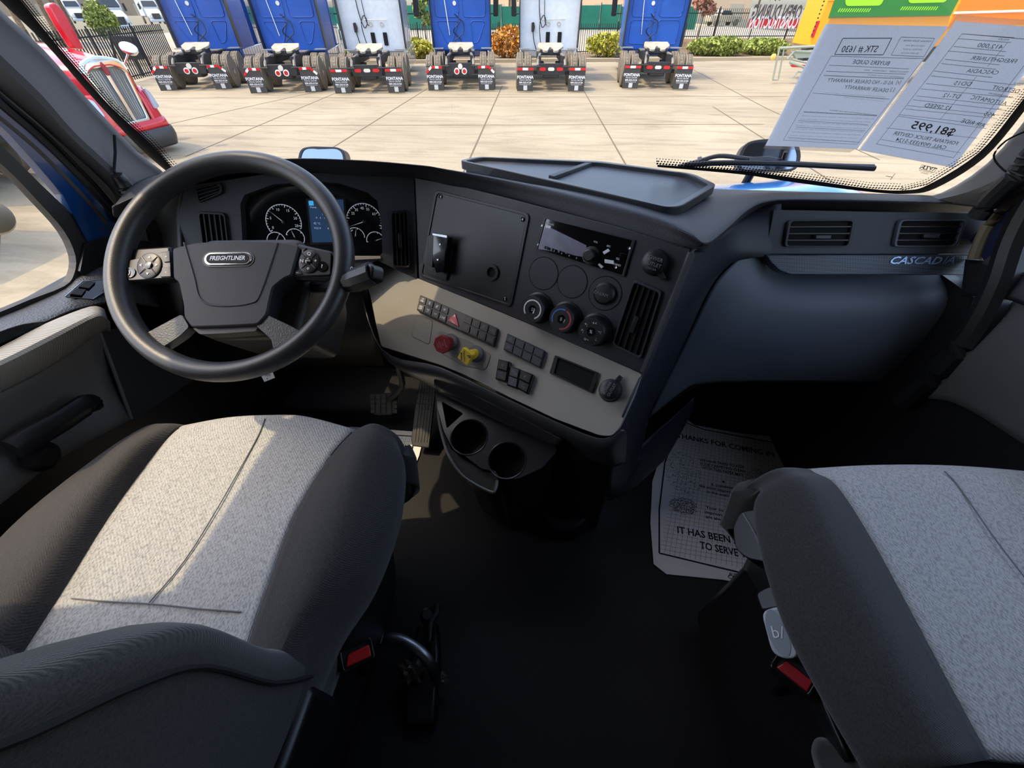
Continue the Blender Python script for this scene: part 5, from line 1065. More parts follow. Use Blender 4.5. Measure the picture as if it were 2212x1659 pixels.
        if ang:
            e=[(x0,.57),(x0+.2,.75)] if s<0 else [(x1-.2,.75),(x1,.57)]
            r_=[(x0+.2,.74),(x1,.73)] if s<0 else [(x0,.73),(x1-.2,.74)]
        else: e=None; r_=[(x0,.70),(x1,.70)]
        def tape(a,b_,k):
            a=Vector(a+(0,));b_=Vector(b_+(0,)); 
            for i in range(k):
                p=a.lerp(b_,i/k);q_=a.lerp(b_,(i+1)/k); t_=(b_-a).normalized(); u=Vector((-t_.y,t_.x,0))*.035
                prism('reflector_tape',f2,[tuple((p-u)[:2]),tuple((q_-u)[:2]),tuple((q_+u)[:2]),tuple((p+u)[:2])],.015,.03,LENS if i%2==0 else STR,fp)
        tape(*r_,3)
        if e: tape(*e,2)
        tube('flap_bar',[X(s*.4,-.15,.76),X(s*1.25,-.15,.76)],.022,CHAS,root,n=6)
    # tail of the frame
    prism('rear_crossmember',rear(-.02),rpoly([(-.50,.50),(.50,.50),(.55,.72),(.48,.84),(-.48,.84),(-.55,.72)],.03,2),-.12,0,CHAS,root,bevel=.01)
    for s in (-1,1): tube('rear_loop',smoothpath([X(s*.50,-.06,.78),X(s*.49,.1,.92),X(s*.44,.45,1.02),X(s*.40,.9,1.04)],4),.05,mat('grey frame metal',(112,108,100),.5),root,n=8)
    f3=rear(-.03)
    if variant=='blue' and flap==1:
        for x in (-.14,.14):
            lathe('tail_light',f3,(x,.60),[(.10,0),(.10,.03),(.07,.035)],STR,root,n=20); lathe('tail_lens',f3,(x,.60),[(.065,.03),(.065,.05)],LENS,root,n=20)
        lathe('work_light',f3,(0,.74),[(.085,0),(.085,.04)],LENW,root,n=20)
    else:
        for x,m_ in ((-.32,LENS),(0,LENW),(.32,LENS)): prism('tail_light',f3,pill(f3,(x,.68),.12,.05,6),0,.03,m_,root)
    boxw('diff_housing',(-.28,.4,.35),(.28,.85,.75),CHAS,root,bevel=.12); boxw('axle_tube',(-1.0,.55,.46),(1.0,.69,.58),CHAS,root); boxw('air_tank',(-.3,-.0,.40),(.3,.12,.56),CHAS,root,bevel=.05)
    f4=Fr((0,1.3,1.22),(0,-.22,1),(1,0,0))
    fw_=prism('fifth_wheel',f4,rpoly([(-.45,.45),(-.50,.05),(-.25,-.42),(-.12,-.42),(-.035,-.02),(.035,-.02),(.12,-.42),(.25,-.42),(.50,.05),(.45,.45)],.05,2),-.05,.02,PLATE,root,bevel=.01)
    boxw('fifth_wheel_base',(-.4,1.0,1.0),(.4,1.65,1.18),CHAS,root,bevel=.03)
    boxw('deck_plate',(-.5,2.0,1.02),(.5,2.95,1.06),mat('deck plate',(120,116,108),.5),root)
    for s in (-1,1): boxw('fender_bar',(s*1.0-.22,2.5,1.08),(s*1.0+.22,2.9,1.11),mat('bar metal',(140,140,136),.4),root)
    p=at(px_,py_,z=G); root.location=p; root.rotation_euler=(0,0,rz); return root
BL=mat('bright blue cab paint',(10,80,170),.5,coat=.1,var=.12,vscale=1.2); BLS=mat('reflective blue side',(40,80,140),.12,coat=1,metal=.3)
WT=mat('white cab paint',(206,212,218),.35,coat=.4,var=.05); WTS=mat('white side paint',(200,208,216),.2,coat=.8)
RZ=-math.radians(3)
trucks=[((BL,BLS),'blue semi truck seen from behind at the far left of the row','blue',432,195,1),((BL,BLS),'blue semi truck second from left, between blue and white trucks','blue',624,201,1),((WT,WTS),'white semi truck with wide flap bars, the left white one','white',803,202,0),
 ((BL,BLS),'blue semi truck standing between the two white trucks','blue',998,196,1),((WT,WTS),'white semi truck with square mud flaps, the right white one','white',1188,198,0),((BL,BLS),'blue semi truck at the right end of the row','blue',1412,193,2)]
for st_,lab,var_,x,y,fl_ in trucks: truck(st_,lab,var_,x,y,math.radians({432:17,624:14,803:11,998:8,1188:4,1412:-2}[x]),fl_ if fl_!=2 else 2)
# ---------------------------------------------------------------- curb, planting, street
def gp_(x,y,z=G): return at(x,y,z=z)
CURB=mat('curb concrete',(178,166,140),.85); MULCH=mat('brown mulch',(112,92,66),.95,var=.3,vscale=3); ASPH=mat('pale street asphalt',(150,142,128),.9,var=.1,vscale=.3)
ca,cb_=gp_(-500,150),gp_(2400,124); t=(cb_-ca).normalized(); nn_=Vector((-t.y,t.x,0))
def slab(name,a,b,w_,z0,z1,m,kind='structure',**k):
    vs=[p+Vector((0,0,zz_-G)) for zz_ in (z0,z1) for p in (a,b,b+nn_*w_,a+nn_*w_)]
    return obj(name,vs,[[3,2,1,0],[4,5,6,7],[0,1,5,4],[1,2,6,5],[2,3,7,6],[3,0,4,7]],m,None,kind=kind,**k)
slab('curb',ca,cb_,.3,G,G+.16,CURB)
slab('planting_strip',ca+nn_*.3,cb_+nn_*.3,4.0,G,G+.12,MULCH)
slab('street',ca+nn_*4.3,cb_+nn_*4.3,48,G-.1,G-.02,ASPH)
slab('far_lot',ca+nn_*52,cb_+nn_*52,90,G-.1,G+.0,mat('dry lot ground',(176,156,122),.95,var=.15,vscale=.2))
slab('street_line',ca+nn_*22,cb_+nn_*22,.3,G-.02,G-.01,mat('yellow road paint',(214,178,70),.8))
yb=at(1720,100,z=G)
def cp(x,off): return gp_(x,150-26*(x+500)/2900.)+nn_*off
def cq(x,D):
    q=cp(x,0); v=q-Vector((CAM[0],CAM[1],G)); return q+v.normalized()*D
# ---------------------------------------------------------------- fences
IRON=mat('black iron',(24,24,24),.5)
def fence(name,lab,A,B,h,sp,m=IRON,cat='fence',posts=2.4,pk=.017,dz=0):
    A=A+Vector((0,0,dz));B=B+Vector((0,0,dz)); o=thing(name,lab,cat,tuple(A)); d=B-A; L=d.length; t_=d.normalized(); P_=[]
    def bar(p,q,r): return tubev([p,q],r,4)
    k=int(L/sp)
    for i in range(k+1): p=A+t_*(i*sp); P_.append(bar(p+Vector((0,0,.08)),p+Vector((0,0,h)),pk))
    vs,fs=merge(P_); obj('pickets',vs,fs,m,o,kind='stuff')
    for z in (.2,h-.22): tube('rail',[A+Vector((0,0,z)),B+Vector((0,0,z))],.022,m,o,n=4)
    for i in range(int(L/posts)+1): p=A+t_*min(i*posts,L); tube('post',[p,p+Vector((0,0,h+.08))],.04,m,o,n=4)
    return o
fence('iron_fence','long black iron picket fence behind the row of trucks',cp(520,2.6),cp(1505,2.6),1.5,.13,dz=.1)
slab_a=cp(1500,1.6); obj('planter_bank',[slab_a+v for v in (Vector((0,0,.1)),t*13+Vector((0,0,.1)),t*13+nn_*2.4+Vector((0,0,.8)),nn_*2.4+Vector((0,0,.8)))],[[0,1,2,3]],MULCH,None,kind='structure',solid=.2)
fR=fence('iron_fence','black iron picket fence carrying the construction banner on the right',cp(1500,3.4),cp(1800,3.4),1.5,.13,dz=.75)
# banner, lettering seen from behind
def upf(p0,p1): 
    d=(p1-p0); d.z=0; d.normalize(); return Fr(p0,Vector((d.y,-d.x,0)),d)
fb=upf(cp(1500,3.4),cp(1800,3.4)).shift(.05)
bn=thing('banner','mirrored open during construction banner tied to the right fence','banner',tuple(fb.w(*fb.l(1620,55))))
prism('banner_cloth',fb,fb.L([(1622,16),(1737,22),(1722,62),(1614,60)]),0,.01,mat('banner cloth',(196,190,176),.8),bn)
prism('red_band',fb,fb.L([(1619,40),(1727,40),(1722,61),(1614,59)],.01),.01,.014,mat('banner red',(196,40,46),.7),bn)
printed('lettering',[tfit('OPEN DURING',fb,(1730,29),(1625,28),.95,.02,bold=.03)],mat('banner ink',(80,70,70),.8),bn)
printed('lettering',[tfit('CONSTRUCTION',fb,(1722,50),(1619,50),.8,.02,bold=.03)],STR,bn)
MESH_=mat('green mesh screen',(20,104,84),.8,var=.15,vscale=.5)
ga,gb_=gp_(480,67),gp_(1500,65); gm_=thing('mesh_fence','long green mesh screened fence across the street','fence',tuple(ga)); d=(gb_-ga); k=24
for i in range(k):
    a=ga+d*(i/k);b=ga+d*((i+.97)/k); h=2.35+.1*math.sin(i*2.1); obj('mesh_panel',[a+Vector((0,0,.05)),b+Vector((0,0,.05)),b+Vector((0,0,h)),a+Vector((0,0,h))],[[0,1,2,3]],MESH_,gm_,solid=.04)
    tube('post',[a,a+Vector((0,0,h+.2))],.05,IRON,gm_,n=4)
# buildings
def bld(lab,c,ang,s,m,win=True):
    o=thing('building',lab,'building',tuple(c)); ex=Vector((math.cos(ang),math.sin(ang),0)); fr=Fr(c,(ex.y,-ex.x,0),ex)
    prism('wall',fr,[(-s[0]/2,0),(s[0]/2,0),(s[0]/2,s[2]),(-s[0]/2,s[2])],-s[1],0,m,o)
    prism('roof_edge',fr,[(-s[0]/2-.3,s[2]),(s[0]/2+.3,s[2]),(s[0]/2+.3,s[2]+.4),(-s[0]/2-.3,s[2]+.4)],-s[1]-.3,.3,m,o)
    for i in range(int(s[0]/6)): 
        x=-s[0]/2+3+i*6; prism('door_bay',fr,[(x-1.4,0),(x+1.4,0),(x+1.4,2.6),(x-1.4,2.6)],0,.08,mat('bay door',(170,160,140),.7),o)
    return o
bld('tan warehouse beyond the green screened fence',Vector((12,128,G)),-.05,(60,14,9),mat('tan wall',(196,170,140),.9))
bld('brown warehouse wall at the far left behind the white trucks',Vector((-120,160,G)),.45,(120,14,14),mat('brown wall',(150,132,112),.9))
# ---------------------------------------------------------------- plants
def leaves(c,rx,ry,rz,n_,s,m,par,name='foliage',squash=1):
    vs=[];fs=[]
    for i in range(n_):
        while 1:
            u=Vector((random.uniform(-1,1),random.uniform(-1,1),random.uniform(-1,1)))
            if .35<u.length<1: break
        p=Vector(c)+Vector((u.x*rx,u.y*ry,u.z*rz)); a=Vector((random.gauss(0,1),random.gauss(0,1),random.gauss(0,1))).normalized(); b=a.cross(Vector((random.gauss(0,1),random.gauss(0,1),random.gauss(0,1)))).normalized()
        k=len(vs); q=s*random.uniform(.6,1.3); vs+=[p-a*q,p-b*q*.6,p+a*q,p+b*q*.6]; fs.append([k,k+1,k+2,k+3])
    return obj(name,vs,fs,m,par,kind='stuff')
def leafm(name,c1,c2): return mat(name,c1,.8,col2=c2,vscale=5,var=.25)
YG=leafm('yellow green leaves',(120,132,40),(206,196,70)); OR=leafm('orange flower leaves',(140,120,40),(236,150,50)); GR=leafm('green grass leaves',(112,130,54),(170,184,90)); DK=leafm('dusty tree leaves',(84,94,56),(140,142,96)); LG=leafm('light tree leaves',(96,122,60),(160,176,96))
def shrub(lab,x,y,wpx,h,m,name='shrub'):
    c=gp_(x,y)+nn_*.9; s=wpx/2/29.; h=h*.85; o=thing(name,lab,'shrub',(c.x,c.y,G+.12))
    leaves((c.x,c.y,G+.15+h*.5),s,.7,h*.55,int(900*s),.11,m,o)
    for i in range(3): tube('stem',[(c.x+(i-1)*s*.4,c.y,G+.1),(c.x+(i-1)*s*.5,c.y,G+.1+h*.6)],.03,mat('stem brown',(92,74,52),.9),o,n=5)
shrub('yellow green shrub between the second blue and left white truck',722,137,46,1.0,YG)
shrub('yellow green shrub right of the left white truck',902,136,58,1.0,YG)
shrub('orange flowering shrub right of the middle blue truck',1106,134,74,1.6,OR)
shrub('yellow green shrub right of the right white truck',1320,132,84,1.25,YG)
shrub('long low green hedge right of the last blue truck',1560,129,110,1.0,GR)
shrub('low green hedge end under the construction banner',1660,127,90,.9,GR)
BARK=mat('bark',(110,92,72),.9,var=.3,vscale=8)
def tree(lab,c,h,r,m,tr=.12,n_=900,ls=.2,clumps=4):
    o=thing('tree',lab,'tree',tuple(c)); tube('trunk',smoothpath([c,c+Vector((.1,0,h*.5)),c+Vector((-.1,.1,h*.85))],3),[tr*(1-.05*i) for i in range(7)],BARK,o,n=8)
    for k in range(clumps):
        a=k*2.4; p=c+Vector((math.cos(a)*r*.55,math.sin(a)*r*.5,h*(.62+.12*k/clumps*3)))
        tube('branch',[c+Vector((0,0,h*.5)),p],tr*.35,BARK,o,n=5); leaves(p,r*.7,r*.7,r*.6,n_//clumps,ls,m,o)
    return o
tree('slim young tree rising left of the middle blue truck',gp_(921,134)+nn_*.8,3.0,.5,LG,.05,700,.12)
tree('small red flowering tree beside the last blue truck',cp(1530,2.4)+Vector((0,0,.4)),3.0,.6,leafm('reddish leaves',(120,110,70),(190,120,110)),.05,600,.11)
random.seed(11)
for lab,x,D,h,r,m in (('dusty tree at the far left edge of the view',70,22,7,2.2,DK),('tall dusty tree left of the white trucks',130,24,8,2.0,DK),('dusty tree above the red truck mirror',205,30,8,1.8,DK),('yellow leafy tree between the two left blue trucks',548,5,3.6,1.0,YG),('leafy tree left of the left white truck',712,44,7,2.6,LG),('leafy tree right of the left white truck',885,44,7,3.2,DK),('pale tree left of the right white truck',1100,50,7,3,LG),('green tree behind the right iron fence',1330,52,8,3.0,LG),('green tree far behind the banner',1600,56,8,3.8,DK)):
    tree(lab,cq(x,D),h,r,m,.18,1500,.2,5)
for i,(x,D,h) in enumerate(((100,18,8),(165,16,8),(190,20,7.5))): 
    tree(('bare trunked pine at the far left','bare trunked pine behind the white trucks','bare trunked pine beside the white truck hood')[i],cq(x,D),h,1.3,DK,.2,700,.18,4)
c=gp_(240,82); o=thing('bush','pale green bush behind the picket gate','shrub',(c.x,c.y,G)); leaves((c.x,c.y,G+1.3),1.3,1.3,1.4,1100,.2,GR,o); tube('stem',[c,c+Vector((0,0,1.4))],.08,BARK,o,n=5)
# ---------------------------------------------------------------- far vehicles
GLS=mat('dark vehicle glass',(50,58,66),.1)
def place(o,p,ang,k=1): o.location=p; o.rotation_euler=(0,0,ang); o.scale=(k,k,k)
def wheels(o,pts,r,w_=.25):
    for x,y in pts:
        s=1 if x>0 else -1; g=Fr((x+s*w_/2,y,r),(s,0,0),(0,s,0)); tt=lathe('wheel',g,(0,0),[(r*.55,-w_),(r,-w_),(r,-.02),(r*.6,0)],TYRE,o,n=20); lathe('wheel_rim',g,(0,0),[(r*.58,-.01),(r*.4,-.04),(r*.15,.0)],SATIN,tt,n=14)
def side(x): return Fr((x,0,0),(1,0,0),(0,1,0))
def pickup(lab,p,ang,m,cat='car',name='pickup_truck'):
    o=thing(name,lab,cat,(0,0,0)); f=side(.95)
    prism('body',f,rpoly([(-2.7,.5),(2.6,.45),(2.75,.75),(2.65,1.15),(1.1,1.2),(-2.7,1.25)],.1,3),-1.9,0,m,o,bevel=.06)
    prism('cabin',side(.86),rpoly([(-1.2,1.2),(1.15,1.2),(.55,1.85),(-.95,1.88)],.12,3),-1.72,0,m,o,bevel=.05)
    for s in (-1,1):
        g=Fr((s*.865,0,0),(s,0,0),(0,s,0)); prism('side_window',g,rpoly([(s*-.95,1.28),(s*.85,1.28),(s*.45,1.76),(s*-.82,1.78)],.06,2),0,.012,GLS,o)
    prism('windshield',Fr((0,.86,1.52),(0,.7,.6),(-1,0,0)),rpoly([(-.72,-.28),(.72,-.28),(.66,.30),(-.66,.30)],.06,2),-.02,.03,GLS,o)
    wheels(o,[(-.95,-1.6),(-.95,1.7),(.95,-1.6),(.95,1.7)],.42); place(o,p,ang); return o
pickup('beige pickup truck parked across the street right of the last blue truck',gp_(1558,56),math.radians(-72),mat('beige car paint',(176,164,140),.3,coat=.5))
pickup('white car far behind the construction banner',cq(1655,62),math.radians(-80),WT,'car','car')
pickup('silver car far behind the box truck edge',cq(1712,66),math.radians(-85),mat('silver paint',(150,154,160),.25,metal=.5),'car','car')
def conv(lab,p,ang,m,k=1,grille=True):
    """a rounded white highway tractor seen from its front corner; front faces +y"""
    o=thing('highway_truck',lab,'truck',(0,0,0)); f=side(1.2)
    prism('sleeper',f,rpoly([(-4.2,.9),(.1,.9),(.4,2.2),(-.3,3.2),(-1.4,3.9),(-4.2,3.9)],.25,4),-2.4,0,m,o,bevel=.15)
    prism('hood',side(1.0),rpoly([(.1,.55),(2.2,.5),(2.35,1.1),(2.1,1.5),(.2,2.05)],.18,4),-2.0,0,m,o,bevel=.18)
    prism('windshield',Fr((0,.22,2.55),(0,.78,.55),(-1,0,0)),rpoly([(-1.02,-.42),(1.02,-.42),(.92,.38),(-.92,.38)],.1,3),-.02,.09,GLS,o)
    for s in (-1,1):
        g=Fr((s*1.2,0,0),(s,0,0),(0,s,0)); prism('side_window',g,rpoly([(s*-1.0,2.0),(s*-.1,2.0),(s*.0,2.3),(s*-.4,2.75),(s*-1.0,2.75)],.08,2),0,.02,GLS,o)
        prism('headlight',Fr((s*.78,2.3,.98),(s*.3,1,.2),(-1,0,0)),rpoly([(-.16,-.14),(.16,-.14),(.16,.14),(-.16,.14)],.05,2),-.02,.04,LENW,o)
        prism('side_mirror',Fr((s*1.5,.3,2.2),(0,1,0),(-1,0,0)),rpoly([(-.12,-.35),(.12,-.35),(.12,.35),(-.12,.35)],.05,2),-.05,.05,BLK,o)
    prism('grille',Fr((0,2.33,.95),(0,1,.1),(-1,0,0)),rpoly([(-.5,-.3),(.5,-.3),(.58,.42),(-.58,.42)],.06,2),-.02,.05,BLK,o)
    prism('bumper',Fr((0,2.42,.5),(0,1,0),(-1,0,0)),rpoly([(-1.1,-.18),(1.1,-.18),(1.1,.14),(-1.1,.14)],.06,2),-.3,.02,m,o,bevel=.04)
    wheels(o,[(-1.0,1.3),(1.0,1.3),(-1.1,-3.6),(1.1,-3.6)],.5,.3); place(o,p,ang,k); return o
conv('white highway truck facing right, the nearer one far left',gp_(262,68),math.radians(-128),WT,1.0)
conv('white highway truck further back, left of the nearer white truck',gp_(175,50),math.radians(-128),WT,1.0)
conv('white highway truck nose showing beside the first blue truck',gp_(340,52),math.radians(-132),WT,1.0)
# ---------------------------------------------------------------- sliding gate beside the red truck
ga=gp_(205,205);gb_=gp_(388,150)
g1=fence('picket_gate','black iron picket gate behind the red truck',gp_(150,215),gp_(392,152),1.75,.17,cat='gate',posts=3.0,pk=.032)
tube('diagonal_brace',[gp_(268,185)+Vector((0,0,.1)),gp_(262,185)+Vector((.7,.0,1.7))],.05,IRON,g1,n=5)
c=gp_(305,165); mb2=thing('gate_box','black louvered box beside the picket gate','box',tuple(c)); f=Fr((c.x,c.y,G),(.3,-1,0),(1,.3,0))
prism('box_body',f,rpoly([(-.45,.6),(.45,.6),(.4,1.4),(-.45,1.45)],.05,2),-.5,0,IRON,mb2,bevel=.02)
for i in range(4): prism('louver',f,[(-.38,.7+i*.17),(.36,.7+i*.17),(.36,.78+i*.17),(-.38,.78+i*.17)],0,.03,CHAS,mb2)
prism('box_leg',f,[(-.06,0),(.06,0),(.06,.65),(-.06,.65)],-.3,-.18,IRON,mb2)

# ---------------------------------------------------------------- the red truck, front right corner towards us
RP=mat('bright red truck paint',(206,26,44),.22,coat=.8); CHM=mat('grille mesh',(120,118,112),.5,metal=.4,bump=1,bscale=60); DKB=mat('dark bumper',(62,60,60),.5)
rt=thing('red_truck','bright red conventional truck with a tall chrome grille at the left','truck',(-8.65,9.02,G))
ph=1.40; rr=Vector((math.cos(ph),math.sin(ph),0)); nf=Vector((math.sin(ph),-math.cos(ph),0)); O=Vector((-8.65,9.02,G))
def RW(a,b,c): return O+rr*a+nf*b+Vector((0,0,c))    # a right, b forward, c up
gf=Fr(RW(0,.02,.66),nf+Vector((0,0,.08)),rr)
go=rpoly([(-.27,0),(.27,0),(.355,.78),(.26,.86),(-.26,.86),(-.355,.78)],.04,3)
ringpr('grille_frame',gf,rpoly([(-.32,-.05),(.32,-.05),(.42,.84),(.30,.96),(-.30,.96),(-.42,.84)],.05,3),go,-.06,.05,CHR,rt,bevel=.015)
prism('grille_mesh',gf,go,-.04,.0,CHM,rt); gmo=bpy.data.objects['grille_mesh']
for i in range(13):
    x=-.30+.05*i
    if abs(x)>.04: tube('grille_bar',[gf.w(x*.85,.03,.006),gf.w(x,.82,.006)],.004,CHR,gmo,n=4)
prism('center_bar',gf,[(-.03,-.02),(.03,-.02),(.035,.88),(-.035,.88)],0,.045,CHR,rt,bevel=.01)
prism('hood_emblem',gf,rpoly([(-.035,.74),(.035,.74),(.05,.86),(0,.96),(-.05,.86)],.015,2),.04,.07,mat('emblem red',(150,30,40),.3),rt,bevel=.008)
tube('crown_trim',smoothpath([gf.w(-.42,.80,.03),gf.w(-.34,.93,.02),gf.w(0,1.0,-.02),gf.w(.34,.93,.02),gf.w(.42,.80,.03)],5),.045,CHR,rt,n=8)
prism('crown_spear',Fr(RW(0,-.06,1.63),(0,0,1),rr),[(-.05,.10),(.05,.10),(.03,-.02),(-.03,-.02)],-.02,.03,CHR,rt,bevel=.008)
def ctr(b,h,wd,zb,k=.0): return [RW(-wd,b,zb),RW(-wd,b,h*.80),RW(-wd*.84,b,h*.93),RW(-wd*.42,b,h*.985),RW(-.05,b,h*.99),RW(0,b,h*1.0+k),RW(.05,b,h*.99),RW(wd*.42,b,h*.985),RW(wd*.84,b,h*.93),RW(wd,b,h*.80),RW(wd,b,zb)]
patch('hood',[ctr(.0,1.56,.43,.70),ctr(-.10,1.62,.50,.70,.02),ctr(-.5,1.68,.68,.75,.02),ctr(-1.1,1.77,.80,.8,.02),ctr(-1.9,1.87,.88,.9,.01)],RP,rt,su=3,sv=3,solid=.015,toward=tuple(RW(2,3,6)))
for s in (-1,1):
    patch('fender',[[RW(s*.40,.0,1.15),RW(s*.58,-.10,1.15),RW(s*.78,-.35,1.14),RW(s*.86,-.9,1.12),RW(s*.88,-1.5,.95)],[RW(s*.38,.05,.85),RW(s*.62,-.02,.85),RW(s*.80,-.28,.9),RW(s*.88,-.8,1.0),RW(s*.88,-1.5,.7)],[RW(s*.36,.08,.52),RW(s*.66,.02,.52),RW(s*.82,-.22,.52),RW(s*.86,-.35,.6),RW(s*.87,-1.5,.5)]],RP,rt,su=3,sv=3,solid=.015,toward=tuple(RW(s*4,4,3)))
    hl=Fr(RW(s*.62,-.015,.92),nf+rr*s*.5+Vector((0,0,.25)),rr)
    prism('headlight',hl,rpoly([(-.08,-.16),(.10,-.12),(.10,.14),(-.02,.22)],.03,3),-.02,.03,mat('clear lamp',(190,196,204),.1,metal=.6),rt,bevel=.008)
    wy=Fr(RW(s*.84,-.85,.42),rr*s,nf); lathe('tyre',wy,(0,0),[(.24,-.25),(.40,-.25),(.42,-.05),(.37,0),(.24,0)],TYRE,rt,n=24)
def bw(b,c,w_): return [RW(-w_,-.45,c),RW(-w_*.85,b*.4,c),RW(-w_*.4,b,c),RW(w_*.4,b,c),RW(w_*.85,b*.4,c),RW(w_,-.45,c)]
patch('bumper',[bw(.10,.46,.82),bw(.14,.30,.84),bw(.06,.12,.78)],DKB,rt,su=3,sv=3,toward=tuple(RW(0,5,1)),solid=.03)
patch('bumper_top',[bw(.06,.64,.80),bw(.11,.46,.83)],RP,rt,su=3,sv=2,toward=tuple(RW(0,5,2)),solid=.03)
patch('hood_mirror_panel',[[RW(-.8,-1.9,1.0),RW(0,-1.9,1.7),RW(.8,-1.9,1.0)],[RW(-.8,-2.0,1.0),RW(0,-2.0,1.7),RW(.8,-2.0,1.0)]],RP,rt)
cf=Fr(RW(.86,0,0),rr,-nf); cf.ex=-nf; cf.ey=Vector((0,0,1))
prism('cab_body',cf,rpoly([(2.5,.5),(5.5,.5),(5.5,2.9),(3.6,2.9),(2.9,1.9),(2.5,1.8)],.12,3),-1.72,0,RP,rt,bevel=.05)
mp=RW(.66,-.42,1.42); mc=mp+rr*.10+nf*.30+Vector((0,0,.30)); tube('mirror_stalk',[mp,mc],.016,CHR,rt,n=6)
lathe('hood_mirror',Fr(mc+Vector((.03,0,.05)),(.55,-.5,.9),(1,0,0)),(0,0),[(.10,-.07),(.125,-.02),(.12,.015),(.10,.02),(.02,.022)],CHR,rt,n=20,sx=1.25)
mb=RW(.92,-1.75,1.78); mf=Fr(mb,nf+rr*.2,rr)
prism('mirror_housing',mf,rpoly([(-.10,-.05),(.12,-.08),(.14,.50),(.06,.66),(-.12,.62),(-.14,.30)],.05,3),-.06,.08,RP,rt,bevel=.02)
# ---------------------------------------------------------------- orange box truck with folded lift gate
OB=mat('orange yellow box paint',(244,160,6),.45); OB2=mat('deep orange side paint',(226,120,10),.45)
BF_=at(1750,99,z=G+1.2)
bt=thing('box_truck','orange yellow box truck with a green panel at the top right','truck',(BF_.x,BF_.y,G))
bf=Fr(BF_,(0.02,-1,0),(1,.02,0)); 
xr=bf.l(1747,98)[0]
prism('cargo_box',bf,[(0,0),(9.0,0),(9.0,3.6),(0,3.6)],-1.7,0,OB,bt,bevel=.02)
prism('orange_panel',bf,bf.L([(2046,60),(2330,45),(2330,-60),(2110,-60)]),0,.02,OB2,bt)
tube('white_stripe',[bf.w(*bf.l(2060,28),.03),bf.w(*bf.l(2330,20),.03)],.04,STR,bt,n=6)
gp2=bf.L([(1789,39),(2052,34),(2078,-16),(1808,-16)]); prism('green_panel',bf,gp2,0,.025,mat('dark green panel',(38,118,44),.5),bt); gp3=bpy.data.objects['green_panel']
LIM=mat('lime print',(150,226,30),.5)
for q in ([(1826,-10),(1912,-10),(1903,12),(1826,13)],[(1962,-10),(2050,-10),(2042,5),(1962,7)]): prism('lime_shape',bf,rpoly(bf.L(q,.025),.12,3),.025,.04,LIM,gp3)
for x0,x1,y in ((1815,1888,14),(1950,2030,10)):
    printed('lime_hatching',[stroke(bf,(x0+i*5,y+4),(x0+i*5-6,y+12),.035,.03) for i in range(int((x1-x0)/5))],LIM,gp3)
for i in range(9): lathe('rivet',bf,bf.l(1754+ (8-i)*3.2,75-(8-i)*9),[(.03,0),(.03,.02)],CHAS,bt,n=6)
tube('panel_joint',[bf.w(0,1.3,.01),bf.w(1.0,1.33,.01)],.015,OB2,bt,n=4)
prism('marker_lamp',bf,rpoly([(-.08,.25),(.0,.25),(.0,.75),(-.08,.75)],.03,2),-.1,.02,LENS,bt)
for x in (1.6,7.6): 
    g=Fr(bf.w(x,-.68,0),(0,-1,0),(1,0,0)); lathe('tyre',g,(0,0),[(.3,-.3),(.5,-.3),(.52,-.05),(.3,0)],TYRE,bt,n=24)
boxw('chassis_rail',(BF_.x+.1,BF_.y+.4,G+.7),(BF_.x+8.5,BF_.y+.9,G+1.15),CHAS,bt)
LGM=mat('grey green lift metal',(150,158,140),.5)
lg=Fr(bf.w(-.3,0,.3),(.1,-1,0),(1,.1,0)); q0=lg.l(1676,106)
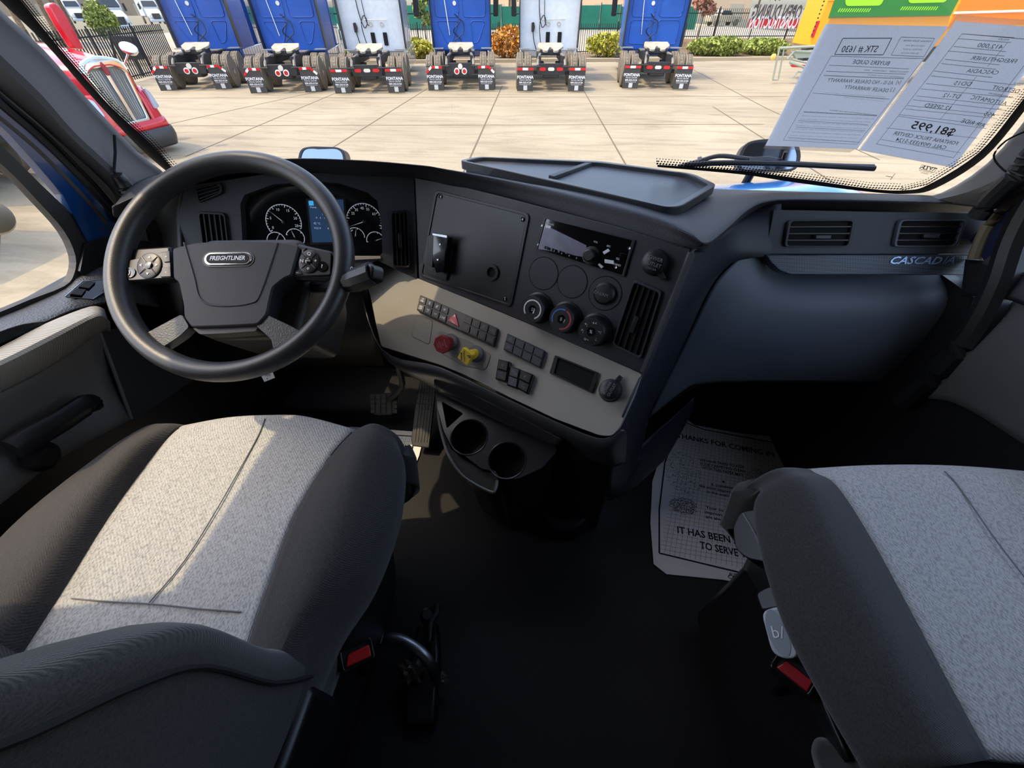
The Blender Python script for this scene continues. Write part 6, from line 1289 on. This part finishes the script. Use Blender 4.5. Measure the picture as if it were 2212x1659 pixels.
for a,b_,r_ in (((1684,104),(1669,172),.035),((1694,104),(1681,172),.03),((1669,172),(1681,172),.03),((1684,104),(1760,100),.05),((1700,128),(1716,110),.045),((1716,110),(1752,112),.05),((1706,135),(1750,150),.05),((1710,128),(1752,138),.04),((1712,168),(1724,155),.03),((1724,155),(1748,158),.03),((1748,158),(1752,170),.03)):
    tube('lift_gate_bar',[lg.w(*lg.l(*a)),lg.w(*lg.l(*b_))],r_,LGM,bt,n=6)
prism('lift_gate_plate',lg,lg.L([(1712,112),(1765,108),(1765,124),(1720,126)]),-.2,0,LGM,bt)
prism('reflector_tape',lg,lg.L([(1706,140),(1748,140),(1750,146),(1710,145)]),0,.03,LENS,bt)
lc_=lg.l(1671,123); lathe('amber_lamp',lg,lc_,[(.1,-.05),(.11,0),(.04,.05)],mat('amber lens',(236,190,96),.3),bt,n=14)

# ---------------------------------------------------------------- neighbours on the driver's side; only their edges and shadows reach the view
for lab,x1,y0,y1,h in (('pale box trailer parked nearest outside the driver window',-7.7,3.3,4.75,2.7),('pale box trailer parked further outside the driver window',-9.7,5.7,7.7,3.5)):
    o=thing('box_trailer',lab,'trailer',(x1,(y0+y1)/2,G))
    boxw('trailer_box',(x1-6,y0,G+.9),(x1,y1,G+h),mat('trailer grey',(150,156,166),.5),o,bevel=.03)
    boxw('door_frame',(x1,y0+.1,G+1.0),(x1+.03,y1-.1,G+h-.1),mat('trailer door',(170,174,180),.5),o)
    boxw('under_frame',(x1-6,y0+.3,G+.6),(x1-.1,y1-.3,G+.9),CHAS,o)
    for yy in (y0+.05,y1-.3):
        for xx in (x1-.6,x1-1.7): lathe('tyre',Fr((xx,yy,G+.48),(0,-1,0),(1,0,0)),(0,0),[(.25,-.25),(.46,-.25),(.48,-.05),(.25,0)],TYRE,o,n=20)

GRP={'semi_truck':'parked semi trucks in a row','price_sheet':'paper sheets taped to the windshield','shrub':'shrubs along the curb','tree':'trees beyond the yard','hood_mirror':'mirrors on the truck hood','power_outlet':'power outlet caps on the dash','brake_valve_knob':'air brake knobs','seat_belt_buckle':'seat belt buckles','paper_floor_mat':'paper mats on the cab floor','highway_truck':'white trucks far left','box_trailer':'trailers outside the driver window','crumpled_wrap':'scraps on the cab floor','car':'cars far behind the banner'}
for o in list(C.objects):
    if not o.parent and o.get('label') and o.get('category'):
        g=GRP.get(o.name.split('.')[0])
        if g: o['group']=g
